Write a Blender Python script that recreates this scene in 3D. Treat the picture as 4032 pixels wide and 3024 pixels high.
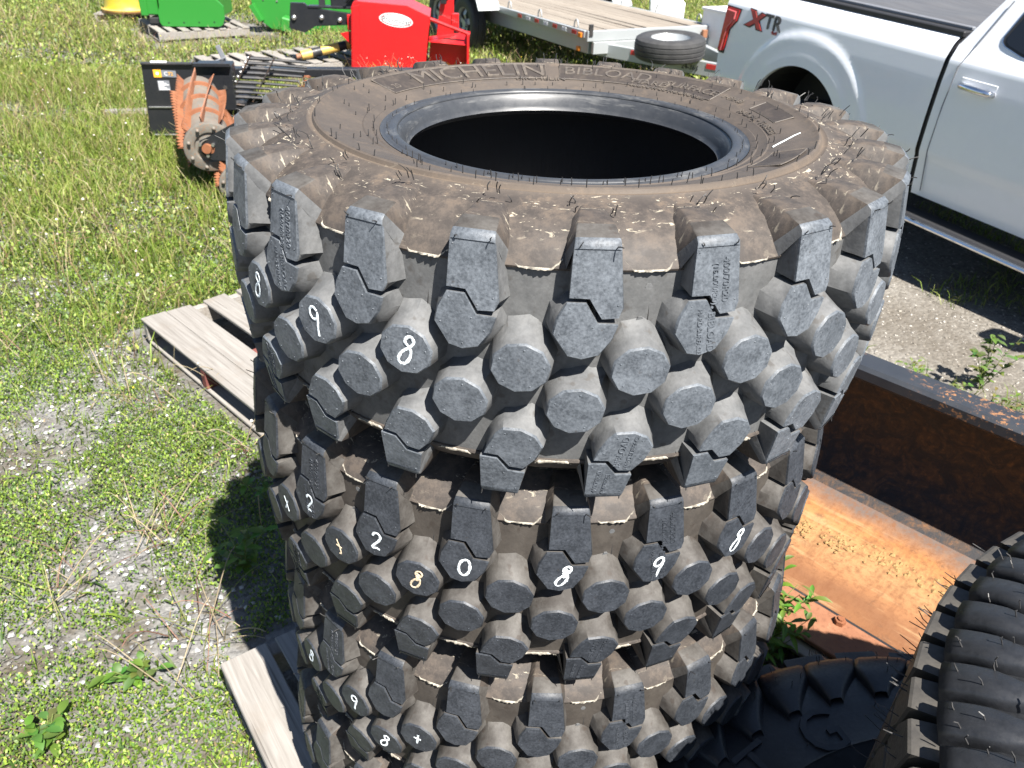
import bpy, bmesh, math, random
import numpy as np
from mathutils import Vector, Matrix
random.seed(7); RNG = np.random.default_rng(11)
sc = bpy.context.scene
for o in list(bpy.data.objects): bpy.data.objects.remove(o)
COL = sc.collection
PI = math.pi; R = math.radians

# ------------------------------------------------------------ camera, sky, sun, exposure
cam_d = bpy.data.cameras.new('camera'); cam = bpy.data.objects.new('camera', cam_d); COL.objects.link(cam)
CR = Vector((0.99693764, 0.07111402, 0.0325291)); CU = Vector((-0.06511391, 0.52451384, 0.84890836)); CW = Vector((-0.04330732, 0.8484268, -0.5275381))
CP = Vector((0.0, -1.3514, 2.027))
m = Matrix.Identity(4)
for i in range(3): m[i][0] = CR[i]; m[i][1] = CU[i]; m[i][2] = -CW[i]; m[i][3] = CP[i]
cam.matrix_world = m
cam_d.sensor_width = 36; cam_d.lens = 28.264; cam_d.clip_start = 0.05; cam_d.clip_end = 3000
cam_d.dof.use_dof = True; cam_d.dof.focus_distance = 1.15; cam_d.dof.aperture_fstop = 12
sc.camera = cam
SUN_AZ = (0.588, -0.809); SUN_EL = 55.0
w = bpy.data.worlds.new('World'); sc.world = w; w.use_nodes = True
wn = w.node_tree.nodes; wl = w.node_tree.links
sky = wn.new('ShaderNodeTexSky'); sky.sky_type = 'NISHITA'; sky.sun_disc = False
sky.sun_elevation = R(SUN_EL); sky.sun_rotation = math.atan2(SUN_AZ[0], SUN_AZ[1])
sky.air_density = 0.85; sky.dust_density = 0.4; sky.ozone_density = 1.0
wn['Background'].inputs['Strength'].default_value = 0.05
wl.new(sky.outputs[0], wn['Background'].inputs['Color'])
sd = bpy.data.lights.new('sun', 'SUN'); sd.energy = 5.0; sd.angle = R(0.5); sd.color = (1.0, 0.955, 0.89)
so = bpy.data.objects.new('sun', sd); COL.objects.link(so)
ce = math.cos(R(SUN_EL)); sv = Vector((SUN_AZ[0]*ce, SUN_AZ[1]*ce, math.sin(R(SUN_EL))))
so.rotation_euler = sv.to_track_quat('Z', 'Y').to_euler(); so.location = (4, -5, 9)
sc.view_settings.view_transform = 'Standard'; sc.view_settings.look = 'None'
sc.view_settings.gamma = 1.0; sc.view_settings.use_curve_mapping = False
sc.view_settings.exposure = 1.62
sc.cycles.max_bounces = 6; sc.cycles.diffuse_bounces = 2; sc.cycles.transparent_max_bounces = 8

# ------------------------------------------------------------ helpers
def srgb(r, g, b):
    f = lambda c: (c/12.92 if c <= .04045 else ((c+.055)/1.055)**2.4)
    return (f(r/255), f(g/255), f(b/255), 1)
class NT:
    def __init__(s, name):
        s.m = bpy.data.materials.new(name); s.m.use_nodes = True; s.t = s.m.node_tree; s.n = s.t.nodes; s.l = s.t.links
        s.b = s.n['Principled BSDF']; s.tc = s.n.new('ShaderNodeTexCoord')
    def link(s, a, b): s.l.new(a, b)
    def noise(s, scale, detail=4, rough=.6, vec=None, out='Fac', dist=0):
        n = s.n.new('ShaderNodeTexNoise'); n.inputs['Scale'].default_value = scale; n.inputs['Detail'].default_value = detail
        n.inputs['Roughness'].default_value = rough; n.inputs['Distortion'].default_value = dist
        s.link(vec if vec is not None else s.tc.outputs['Object'], n.inputs['Vector']); return n.outputs[out]
    def voro(s, scale, feature='F1', vec=None, out='Distance'):
        n = s.n.new('ShaderNodeTexVoronoi'); n.inputs['Scale'].default_value = scale; n.feature = feature
        s.link(vec if vec is not None else s.tc.outputs['Object'], n.inputs['Vector']); return n.outputs[out]
    def ramp(s, fac, stops, interp='LINEAR'):
        n = s.n.new('ShaderNodeValToRGB'); n.color_ramp.interpolation = interp
        e = n.color_ramp.elements
        while len(e) > 1: e.remove(e[-1])
        for i, (p, c) in enumerate(stops):
            if not hasattr(c, '__len__'): c = (c, c, c, 1)
            if len(c) == 3: c = (*c, 1)
            if i == 0: e[0].position = p; e[0].color = c
            else: x = e.new(p); x.color = c
        s.link(fac, n.inputs[0]); return n.outputs[0]
    def mix(s, fac, a, b, mode='MIX'):
        n = s.n.new('ShaderNodeMix'); n.data_type = 'RGBA'; n.blend_type = mode
        for v, k in ((fac, 0), (a, 6), (b, 7)):
            if isinstance(v, (int, float)):
                n.inputs[k].default_value = v if k == 0 else (v, v, v, 1)
            elif isinstance(v, tuple): n.inputs[k].default_value = v if len(v) == 4 else (*v, 1)
            else: s.link(v, n.inputs[k])
        return n.outputs[2]
    def math(s, op, a, b=0.0, c=None):
        n = s.n.new('ShaderNodeMath'); n.operation = op
        for v, k in ((a, 0), (b, 1), (c, 2)):
            if v is None: continue
            if isinstance(v, (int, float)): n.inputs[k].default_value = v
            else: s.link(v, n.inputs[k])
        return n.outputs[0]
    def mapping(s, scale=(1, 1, 1), rot=(0, 0, 0), loc=(0, 0, 0), src='Object'):
        n = s.n.new('ShaderNodeMapping'); n.inputs['Scale'].default_value = scale; n.inputs['Rotation'].default_value = rot; n.inputs['Location'].default_value = loc
        s.link(s.tc.outputs[src], n.inputs[0]); return n.outputs[0]
    def bump(s, h, strength=.3, dist=.002):
        n = s.n.new('ShaderNodeBump'); n.inputs['Strength'].default_value = strength; n.inputs['Distance'].default_value = dist
        s.link(h, n.inputs['Height']); s.link(n.outputs[0], s.b.inputs['Normal']); return n
    def rnd(s):
        n = s.n.new('ShaderNodeObjectInfo'); return n.outputs['Random']
    def shift(s, amt=40.0):   # object coordinates shifted per object, so shared meshes do not repeat
        o = s.n.new('ShaderNodeObjectInfo'); v = s.n.new('ShaderNodeVectorMath'); v.operation = 'MULTIPLY_ADD'
        s.link(o.outputs['Random'], v.inputs[0]); v.inputs[1].default_value = (amt, amt*.7, amt*.4); s.link(s.tc.outputs['Object'], v.inputs[2]); return v.outputs[0]
    def set(s, base=None, rough=None, metal=None, spec=None, coat=None):
        for v, k in ((base, 'Base Color'), (rough, 'Roughness'), (metal, 'Metallic'), (spec, 'Specular IOR Level'), (coat, 'Coat Weight')):
            if v is None: continue
            if isinstance(v, (int, float)): s.b.inputs[k].default_value = v
            elif isinstance(v, tuple): s.b.inputs[k].default_value = v if len(v) == 4 else (*v, 1)
            else: s.link(v, s.b.inputs[k])
        return s.m
M = {}
def paint(name, col, rough=.35, spec=.5, metal=0, dirt=.25, coat=0, scale=8, dirtcol=(.16, .13, .1)):
    t = NT(name); n = t.noise(scale, 6, .65); n2 = t.noise(scale*9, 3)
    f = t.math('MULTIPLY', t.ramp(n, [(.45, 0), (.75, 1)]), dirt)
    t.set(t.mix(f, t.mix(t.math('MULTIPLY', n2, .18), col, tuple(c*.75 for c in col[:3])), dirtcol), t.ramp(n2, [(.3, rough*.85), (.7, min(1, rough*1.25))]), metal, spec, coat)
    M[name] = t.m; return t.m

class MB:
    def __init__(s): s.v = []; s.f = []; s.mi = []
    def add(s, vs, fs, mi=0):
        o = len(s.v); s.v += [tuple(v) for v in vs]; s.f += [tuple(i+o for i in f) for f in fs]; s.mi += [mi]*len(fs); return s
    def box(s, c, d, rot=None, mi=0, jit=0, ch=0):
        x, y, z = d[0]/2, d[1]/2, d[2]/2
        if ch:
            vs = []; 
            for sz in (-1, 1):
                for lay in (0, 1):
                    zz = sz*(z - (ch if lay == (0 if sz < 0 else 1) and False else 0))
            b = bmesh.new(); bmesh.ops.create_cube(b, size=1)
            for v in b.verts: v.co = Vector((v.co.x*d[0]+random.uniform(-jit, jit), v.co.y*d[1]+random.uniform(-jit, jit), v.co.z*d[2]+random.uniform(-jit, jit)))
            bmesh.ops.bevel(b, geom=b.edges[:], offset=ch, segments=1, affect='EDGES', profile=.5)
            b.verts.index_update(); vs = [v.co.copy() for v in b.verts]; fs = [[v.index for v in f.verts] for f in b.faces]; b.free()
        else:
            vs = [Vector((a*x+random.uniform(-jit, jit), e*y+random.uniform(-jit, jit), g*z+random.uniform(-jit, jit))) for a in (-1, 1) for e in (-1, 1) for g in (-1, 1)]
            fs = [(0, 1, 3, 2), (4, 6, 7, 5), (0, 4, 5, 1), (2, 3, 7, 6), (0, 2, 6, 4), (1, 5, 7, 3)]
        mt = rot if rot is not None else Matrix.Identity(3)
        return s.add([mt @ v + Vector(c) for v in vs], fs, mi)
    def tube(s, pts, r, n=8, mi=0, cap=True, flat=1.0):
        pts = [Vector(p) for p in pts]; rr = r if hasattr(r, '__len__') else [r]*len(pts)
        rings = []; up = None
        for i, p in enumerate(pts):
            t = (pts[min(i+1, len(pts)-1)] - pts[max(i-1, 0)])
            if t.length < 1e-9: t = Vector((0, 0, 1))
            t.normalize()
            if up is None: up = Vector((0, 0, 1)) if abs(t.z) < .9 else Vector((1, 0, 0))
            a = t.cross(up).normalized(); b = a.cross(t).normalized(); up = b
            rings.append([p + (a*math.cos(2*PI*k/n) + b*math.sin(2*PI*k/n)*flat)*rr[i] for k in range(n)])
        o = []; vs = [q for g in rings for q in g]
        for i in range(len(rings)-1):
            for k in range(n): o.append((i*n+k, i*n+(k+1) % n, (i+1)*n+(k+1) % n, (i+1)*n+k))
        if cap: o.append(tuple(range(n))[::-1]); o.append(tuple(range((len(rings)-1)*n, len(rings)*n)))
        return s.add(vs, o, mi)
    def lathe(s, prof, n=48, mi=0, close=False, mt=None):
        vs = []; fs = []; k = len(prof)
        for j in range(n):
            a = 2*PI*j/n; c, d = math.cos(a), math.sin(a)
            for r, z in prof:
                v = Vector((r*c, r*d, z)); vs.append(mt @ v if mt else v)
        for j in range(n):
            j2 = (j+1) % n
            for i in range(k if close else k-1):
                i2 = (i+1) % k; fs.append((j*k+i, j2*k+i, j2*k+i2, j*k+i2))
        return s.add(vs, fs, mi)
    def prism(s, poly, a, b, fn=None, mi=0):
        n = len(poly); fn = fn or (lambda p, h: (p[0], p[1], h))
        vs = [fn(p, a) for p in poly] + [fn(p, b) for p in poly]
        fs = [tuple(range(n))[::-1], tuple(range(n, 2*n))] + [(i, (i+1) % n, n+(i+1) % n, n+i) for i in range(n)]
        return s.add(vs, fs, mi)
    def grid(s, rows, mi=0, close=False):
        n = len(rows[0]); vs = [q for r in rows for q in r]; fs = []
        for i in range(len(rows)-1):
            for k in range(n if close else n-1): fs.append((i*n+k, i*n+(k+1) % n, (i+1)*n+(k+1) % n, (i+1)*n+k))
        return s.add(vs, fs, mi)
    def mesh(s, name, mats, smooth=False, recalc=True, sharp=None):
        me = bpy.data.meshes.new(name); me.from_pydata([tuple(v) for v in s.v], [], s.f); 
        for mt in (mats if isinstance(mats, (list, tuple)) else [mats]): me.materials.append(mt)
        if any(s.mi): me.polygons.foreach_set('material_index', s.mi)
        if recalc:
            b = bmesh.new(); b.from_mesh(me); bmesh.ops.recalc_face_normals(b, faces=b.faces[:]); b.to_mesh(me); b.free()
        if smooth:
            me.polygons.foreach_set('use_smooth', [True]*len(me.polygons))
            if sharp: me.set_sharp_from_angle(angle=R(sharp))
        me.update(); return me
    def build(s, name, mats, parent=None, smooth=False, sharp=None, recalc=True, loc=None):
        o = bpy.data.objects.new(name, s.mesh(name, mats, smooth, recalc, sharp)); COL.objects.link(o)
        if parent: o.parent = parent
        if loc: o.location = loc
        return o
def empty(name, loc, label=None, cat=None, group=None, rot=(0, 0, 0)):
    o = bpy.data.objects.new(name, None); COL.objects.link(o); o.location = loc; o.rotation_euler = rot; o.empty_display_size = .1
    return tag(o, label, cat, group)
def tag(o, label=None, cat=None, group=None, kind=None):
    if label: o['label'] = label
    if cat: o['category'] = cat
    if group: o['group'] = group
    if kind: o['kind'] = kind
    return o
def inst(name, me, parent=None, loc=None, rot=None, mats=None):
    o = bpy.data.objects.new(name, me); COL.objects.link(o)
    if parent: o.parent = parent
    if loc: o.location = loc
    if rot: o.rotation_euler = rot
    if mats:
        for i, mt in enumerate(mats):
            o.material_slots[i].link = 'OBJECT'; o.material_slots[i].material = mt
    return o
_txt = {}
def text_verts(body, size, ext):
    key = (body, size, ext)
    if key in _txt: return _txt[key]
    cu = bpy.data.curves.new('t', 'FONT'); cu.body = body; cu.size = size; cu.extrude = ext; cu.resolution_u = 3; cu.align_x = 'CENTER'; cu.align_y = 'CENTER'
    ob = bpy.data.objects.new('t', cu); COL.objects.link(ob); bpy.context.view_layer.update()
    me = bpy.data.meshes.new_from_object(ob.evaluated_get(bpy.context.evaluated_depsgraph_get()))
    r = ([v.co.copy() for v in me.vertices], [tuple(p.vertices) for p in me.polygons])
    bpy.data.objects.remove(ob); bpy.data.curves.remove(cu); bpy.data.meshes.remove(me)
    _txt[key] = r; return r
def text_obj(body, size, ext, fn, name, mat, parent):
    vs, fs = text_verts(body, size, ext); b = MB(); b.add([fn(v) for v in vs], fs); return b.build(name, mat, parent, recalc=False)
def vnoise(x, y, s, seed=0):
    r = np.random.default_rng(seed); T = r.random((64, 64)); x = x*s; y = y*s
    i = np.floor(x).astype(int); j = np.floor(y).astype(int); u = x-i; v = y-j; u = u*u*(3-2*u); v = v*v*(3-2*v)
    g = lambda a, b: T[a % 64, b % 64]
    return (g(i, j)*(1-u)+g(i+1, j)*u)*(1-v) + (g(i, j+1)*(1-u)+g(i+1, j+1)*u)*v
def fbm(x, y, s, seed=0): return (vnoise(x, y, s, seed)*.55 + vnoise(x, y, s*2.1, seed+1)*.28 + vnoise(x, y, s*4.7, seed+2)*.17)
def fastmesh(name, V, F, nper, mats, cols=None, smooth=False):
    """V (n,3), F (m,nper) -> object"""
    me = bpy.data.meshes.new(name); me.vertices.add(len(V)); me.vertices.foreach_set('co', V.astype(np.float32).ravel())
    me.loops.add(F.size); me.loops.foreach_set('vertex_index', F.astype(np.int32).ravel())
    me.polygons.add(len(F)); me.polygons.foreach_set('loop_start', np.arange(0, F.size, nper, dtype=np.int32)); 
    me.update(calc_edges=True)
    if smooth: me.polygons.foreach_set('use_smooth', np.ones(len(F), bool))
    if cols is not None:
        at = me.color_attributes.new('Col', 'FLOAT_COLOR', 'POINT'); at.data.foreach_set('color', np.c_[cols, np.ones(len(cols))].astype(np.float32).ravel())
    me.materials.append(mats); o = bpy.data.objects.new(name, me); COL.objects.link(o); return o

# ------------------------------------------------------------ materials: rubber
def rub_face(name, dark, dust, lo, hi):
    t = NT(name); v = t.shift(); n1 = t.noise(38, 5, .7, v); n2 = t.noise(260, 3, .6, v); n3 = t.noise(9, 3, .6, v)
    n4 = t.noise(95, 4, .7, v)
    f = t.math('ADD', t.math('MULTIPLY', n1, .55), t.math('MULTIPLY', n2, .5)); f = t.ramp(f, [(lo, 0), (hi, 1)])
    f = t.math('MULTIPLY', f, t.ramp(n3, [(.25, .55), (.65, 1)]))
    c = t.mix(f, dark, dust); sp = t.ramp(n4, [(.66, 0), (.72, .55)])
    c = t.mix(sp, c, (.035, .028, .022))
    t.set(c, t.ramp(n1, [(.3, .62), (.7, .48)]), 0, .45); t.bump(t.math('ADD', n2, n1), .35, .0012); M[name] = t.m
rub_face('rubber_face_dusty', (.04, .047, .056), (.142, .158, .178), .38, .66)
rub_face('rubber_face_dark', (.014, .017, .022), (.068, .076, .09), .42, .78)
def rub_flank(name, a, b, c):
    t = NT(name); v = t.shift(); n1 = t.noise(22, 5, .7, v); n2 = t.noise(180, 3, .6, v); n3 = t.noise(60, 2, .5, v)
    col = t.mix(t.ramp(n1, [(.35, 0), (.68, 1)]), a, b); col = t.mix(t.ramp(n3, [(.62, 0), (.7, .6)]), col, c); col = t.mix(t.math('MULTIPLY', n2, .5), col, (.03, .028, .026))
    t.set(col, .68, 0, .35); t.bump(n2, .3, .0012); M[name] = t.m
rub_flank('rubber_flank', (.088, .092, .096), (.165, .168, .17), (.07, .064, .058))
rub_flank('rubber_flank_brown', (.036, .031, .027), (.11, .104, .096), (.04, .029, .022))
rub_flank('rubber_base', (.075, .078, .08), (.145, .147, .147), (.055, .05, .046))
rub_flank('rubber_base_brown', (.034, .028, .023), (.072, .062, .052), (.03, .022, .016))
def rub_side():
    t = NT('rubber_sidewall'); sx = t.n.new('ShaderNodeSeparateXYZ'); t.link(t.tc.outputs['Object'], sx.inputs[0])
    r = t.math('SQRT', t.math('ADD', t.math('POWER', sx.outputs[0], 2), t.math('POWER', sx.outputs[1], 2)))
    n1 = t.noise(9, 6, .7); n2 = t.noise(70, 5, .7); n3 = t.noise(240, 3); n4 = t.noise(34, 7, .78)
    c = t.mix(t.ramp(n1, [(.36, 0), (.64, 1)]), (.062, .052, .045), (.088, .071, .058))
    c = t.mix(t.math('MULTIPLY', t.ramp(n4, [(.53, 0), (.66, .8)]), t.ramp(r, [(.3, .35), (.385, .6), (.43, 1), (.47, .3)])), c, (.15, .112, .08))
    c = t.mix(t.ramp(n2, [(.6, 0), (.8, .45)]), c, (.026, .024, .023))
    # dark worn band on the shoulder, in patches
    sh = t.math('MULTIPLY', t.ramp(r, [(.405, 0), (.44, 1)]), t.ramp(n4, [(.42, 1), (.56, 0)]))
    c = t.mix(t.math('MULTIPLY', sh, .75), c, (.03, .026, .024))
    # tan dust line beside the moulded ring
    rl = t.math('ABSOLUTE', t.math('SUBTRACT', r, .404)); c = t.mix(t.ramp(rl, [(.0, .5), (.008, 0)]), c, (.16, .12, .085))
    # cream scuffs on the shoulder
    a = t.n.new('ShaderNodeMath'); a.operation = 'ARCTAN2'; t.link(sx.outputs[1], a.inputs[0]); t.link(sx.outputs[0], a.inputs[1])
    cb = t.n.new('ShaderNodeCombineXYZ'); t.link(t.math('MULTIPLY', a.outputs[0], 10.0), cb.inputs[0]); t.link(t.math('MULTIPLY', r, 55.0), cb.inputs[1]); t.link(t.math('MULTIPLY', sx.outputs[2], 20.0), cb.inputs[2])
    s1 = t.noise(2.6, 3, .6, cb.outputs[0], dist=1.2); s2 = t.noise(.55, 3, .6, cb.outputs[0])
    sm = t.math('MULTIPLY', t.ramp(s1, [(.61, 0), (.65, .9)]), t.ramp(s2, [(.46, 0), (.54, 1)]))
    zone = t.ramp(r, [(.0, 0), (.40, 0), (.415, 1), (.46, 1), (.5, .1)])
    c = t.mix(t.math('MULTIPLY', sm, zone), c, (.52, .46, .35))
    c = t.mix(t.math('MULTIPLY', n3, .35), c, (.03, .026, .023))
    t.set(c, t.ramp(n1, [(.35, .62), (.65, .78)]), 0, .35); t.bump(t.math('ADD', n2, n3), .18, .0012); M['rubber_sidewall'] = t.m
rub_side()
t = NT('rubber_letter'); n = t.noise(60, 5, .7); n2 = t.noise(300, 2); t.set(t.mix(t.ramp(n, [(.4, 0), (.65, 1)]), (.062, .054, .048), (.12, .1, .08)), .62, 0, .4); t.bump(n2, .3, .001); M['rubber_letter'] = t.m
t = NT('rubber_panel'); n = t.noise(40, 5, .7); t.set(t.mix(t.ramp(n, [(.45, 0), (.7, 1)]), (.034, .028, .025), (.062, .05, .041)), .7, 0, .35); M['rubber_panel'] = t.m
t = NT('rubber_bead'); n = t.noise(45, 5, .7); n2 = t.noise(14, 4, .7, t.mapping((1, 1, 8)))
t.set(t.mix(t.ramp(n2, [(.55, 0), (.75, .7)]), t.mix(n, (.022, .024, .028), (.05, .053, .058)), (.15, .15, .145)), t.ramp(n, [(.3, .34), (.7, .5)]), 0, .55); t.bump(n, .12, .001); M['rubber_bead'] = t.m
t = NT('rubber_liner'); n = t.noise(6, 4); n2 = t.noise(40, 3, .6, t.mapping((1, 1, .05))); t.set(t.mix(n, (.016, .016, .018), (.034, .036, .04)), .45, 0, .5); t.bump(n2, .4, .003); M['rubber_liner'] = t.m
t = NT('rubber_flash'); n = t.noise(120, 4); t.set(t.mix(t.ramp(n, [(.4, 0), (.6, 1)]), (.17, .155, .13), (.40, .37, .31)), .7, 0, .3); M['rubber_flash'] = t.m
t = NT('rubber_hair'); n = t.noise(90, 2); t.set(t.mix(n, (.018, .018, .02), (.05, .048, .046)), .5, 0, .4); M['rubber_hair'] = t.m
t = NT('chalk_white'); n = t.noise(420, 3, .7); t.set(t.mix(t.ramp(n, [(.3, 0), (.55, 1)]), (.42, .47, .5), (.82, .88, .9)), .9, 0, .1); M['chalk_white'] = t.m
t = NT('chalk_ochre'); n = t.noise(420, 3, .7); t.set(t.mix(t.ramp(n, [(.3, 0), (.6, 1)]), (.3, .22, .14), (.68, .56, .4)), .9, 0, .1); M['chalk_ochre'] = t.m
def black_rub(name, a, b, rough):
    t = NT(name); n = t.noise(14, 5, .7); n2 = t.noise(150, 3); t.set(t.mix(t.ramp(n, [(.35, 0), (.7, 1)]), a, b), t.ramp(n2, [(.3, rough-.08), (.7, rough+.1)]), 0, .5); t.bump(n2, .2, .0012); M[name] = t.m
black_rub('rubber_new', (.011, .012, .014), (.024, .026, .031), .48)
black_rub('rubber_block', (.022, .021, .02), (.075, .068, .058), .55)
black_rub('rubber_road', (.028, .028, .029), (.05, .049, .048), .62)

# ------------------------------------------------------------ the lugged tyres of the stack
RF = lambda z: .545 - .015*(z/.17)**2           # radius of the lug faces
RBASE = lambda z: RF(z) - .036
def cyl(th, z, r): a = R(th); return Vector((r*math.sin(a), -r*math.cos(a), z))
TOP_UP = [(2.2, .170), (7.9, .170), (8.5, .104), (8.14, .0925), (6.1, .0912), (4.48, .1149), (2.05, .1152)]
TOP_LOW = [(1.85, .1085), (4.19, .1085), (5.71, .0847), (8.2, .0837), (7.46, .0652), (6.09, .0465), (4.08, .0410), (2.35, .0445), (.48, .0706), (.83, .088)]
BOT_UP = [(6.99, -.1095), (8.97, -.1105), (10.54, -.1278), (12.38, -.1290), (13.91, -.1123), (14.78, -.0918), (13.8, -.0757), (11.96, -.0669), (9.6, -.0676), (8.7, -.0769), (7.5, -.0976)]
BOT_LOW = [(6.35, -.1165), (8.73, -.1170), (10.23, -.1364), (12.54, -.1374), (11.8, -.172), (6.37, -.172)]
def deca(c, z, n=10, rot=9): return [(c + math.degrees(.0345*math.cos(R(rot+360*k/n))/.54), z + .0315*math.sin(R(rot+360*k/n))) for k in range(n)]
def block_mesh(name, poly, sipe=(), spike=None, inset=.0022, flare=.013, up=.008, rb=.052):
    """face polygon (deg, z) -> raised block; sipe = vertex indices that keep upright walls"""
    K = .54*PI/180; P = [Vector((a*K, z)) for a, z in poly]; c = sum(P, Vector((0, 0)))/len(P); n = len(P)
    rings = [[], [], [], []]
    for i, p in enumerate(P):
        d = (p-c); L = d.length; u = d/L
        e = 0.0 if i in sipe else 1.0
        q0 = p; q1 = p + u*inset*(e or .25); q2 = p + u*(inset+flare*.3)*e + Vector((0, up*.35*e)); q3 = p + u*(inset+flare)*e + Vector((0, up*e))
        if spike and e:
            for sd_, wdt, ln in spike:
                ang = math.atan2(u.y, u.x); da = abs((ang - R(sd_) + PI) % (2*PI) - PI)
                if da < R(wdt):
                    k = (1 - (da/R(wdt))**2); sdv = Vector((math.cos(R(sd_)), math.sin(R(sd_))))
                    q3 = q3 + sdv*ln*k; q2 = q2 + sdv*ln*k*.12
        for k, (q, dr) in enumerate(((q0, 0), (q1, .0028), (q2, .016), (q3, rb))):
            r = RF(max(-.18, min(.18, p.y))) - dr
            rings[k].append(cyl(q.x/K, q.y, r))
    b = MB(); vs = [v for g in rings for v in g]; 
    b.add(vs, [tuple(range(n))], 0)
    b.f += [(k*n+i, k*n+(i+1) % n, (k+1)*n+(i+1) % n, (k+1)*n+i) for k in range(3) for i in range(n)]; b.mi += [0]*n + [1]*(2*n)
    for i in range(0, n, 2):
        p = P[i] + (c-P[i]).normalized()*.0065; r = RF(max(-.18, min(.18, p.y))); s_ = .0014; o = len(b.v)
        b.v += [cyl((p.x+s_*dx)/K, p.y+s_*dy, r-.0002) for dx, dy in ((1, 0), (0, 1), (-1, 0), (0, -1))] + [cyl(p.x/K, p.y, r+.0009)]
        b.f += [(o+k, o+(k+1) % 4, o+4) for k in range(4)]; b.mi += [0]*4
    return b
def shoulder_loft(b, t0, t1, sgn):
    secs = [(.530, .170, 0, .498, .120, .8), (.5285, .1755, .05, .498, .136, .9), (.522, .1805, .12, .494, .146, 1.0), (.495, .1862, .35, .482, .160, 1.1), (.463, .1888, .75, .456, .174, .9), (.424, .184, 1.5, .42, .178, .4)]
    rows = []
    for r, z, ins, rb, zb, fl in secs:
        a0, a1 = t0+ins, t1-ins
        rows.append([cyl(a0-fl-.25, zb*sgn, rb), cyl(a0, z*sgn, r), cyl(a0+.25, z*sgn+.001*sgn, r+.001), cyl(a1-.25, z*sgn+.001*sgn, r+.001), cyl(a1, z*sgn, r), cyl(a1+fl+.25, zb*sgn, rb)])
    o = len(b.v); b.v += [v for r_ in rows for v in r_]; n = 6
    for i in range(len(rows)-1):
        for k in range(n-1):
            b.f.append((o+i*n+k, o+i*n+k+1, o+(i+1)*n+k+1, o+(i+1)*n+k)); b.mi.append((0 if i < 2 else 3 if i < 3 else 2) if k in (1, 2, 3) else (1 if i < 2 else 2))
def lug_meshes():
    mats = [M['rubber_face_dusty'], M['rubber_flank'], M['rubber_sidewall'], M['rubber_flank_brown']]
    out = {}
    b = block_mesh('a', TOP_UP, sipe=(0, 1, 3, 4, 5, 6), flare=.014, up=0); shoulder_loft(b, 2.2, 7.9, 1); out['shoulder_lug'] = b.mesh('shoulder_lug', mats, True, sharp=38)
    b = block_mesh('b', TOP_LOW, sipe=(0, 1, 2, 3), flare=.014, up=.004, spike=[(-35, 40, .01)]); out['tread_block'] = b.mesh('tread_block', mats, True, sharp=38)
    b = block_mesh('c', deca(11.5, .0225), spike=[(98, 58, .018)], flare=.011, up=.005); out['tread_knob'] = b.mesh('tread_knob', mats, True, sharp=38)
    b = block_mesh('d', deca(3.8, -.0335), spike=[(50, 34, .030)], flare=.010, up=.005); out['tread_knob2'] = b.mesh('tread_knob', mats, True, sharp=38)
    b = block_mesh('e', BOT_UP, sipe=(0, 1, 2, 3), spike=[(52, 36, .028)], flare=.010, up=.005); out['tread_block2'] = b.mesh('tread_block', mats, True, sharp=38)
    b = block_mesh('f', BOT_LOW, sipe=(0, 1, 2, 3, 4, 5), flare=.010, up=0); shoulder_loft(b, 6.37, 11.8, -1); out['shoulder_lug2'] = b.mesh('shoulder_lug', mats, True, sharp=38)
    return out
LUG = lug_meshes()
def half_side(sgn):
    p = [(.300, .1655), (.306, .1690), (.3085, .1702), (.311, .1690), (.322, .1738), (.3245, .1756), (.327, .1745), (.345, .1812), (.370, .1885), (.3905, .1925), (.3935, .1950), (.3965, .1962), (.400, .1948), (.4025, .1900), (.4045, .1895), (.408, .1905), (.4105, .1912), (.414, .1890),
         (.43, .1862), (.45, .1815), (.470, .1735), (.486, .163), (.499, .150), (.507, .1390), (.5082, .1368), (.507, .134), (.5035, .133)]
    return [(r, z*sgn) for r, z in p]
def bead_prof(sgn): return [(r, z*sgn) for r, z in [(.2995, .1662), (.2965, .1640), (.292, .1650), (.2895, .1668), (.288, .1662), (.2865, .1678), (.279, .1690), (.2735, .1672), (.2710, .1640), (.2716, .1625), (.2690, .160), (.2665, .156), (.2635, .150), (.2605, .142), (.258, .135), (.2555, .133), (.254, .135)]]
LIN = [(.254, .135), (.262, .126), (.29, .134), (.34, .153), (.40, .164), (.44, .15), (.462, .12), (.470, .06)]
TREAD = [(.5045, .1335), (.5052, .118), (.5068, .09), (.5085, .05), (.5092, 0)]
NS = 144
def wob_lathe(prof, n, amp=0):
    b = MB(); b.lathe(prof, n); return b
TY = {}
TY['sidewall_u'] = wob_lathe(half_side(1), NS).mesh('sidewall', M['rubber_sidewall'], True, sharp=40)
TY['sidewall_l'] = wob_lathe(half_side(-1), NS).mesh('sidewall', M['rubber_sidewall'], True, sharp=40)
TY['bead_u'] = wob_lathe(bead_prof(1), NS).mesh('bead', M['rubber_bead'], True, sharp=60)
TY['bead_l'] = wob_lathe(bead_prof(-1), NS).mesh('bead', M['rubber_bead'], True, sharp=60)
TY['inner_liner'] = wob_lathe(LIN + [(r, -z) for r, z in LIN[::-1]], 96).mesh('inner_liner', M['rubber_liner'], True)
TY['tread_band'] = wob_lathe(TREAD + [(r, -z) for r, z in TREAD[-2::-1]], NS).mesh('tread_band', M['rubber_base'], True)
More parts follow.
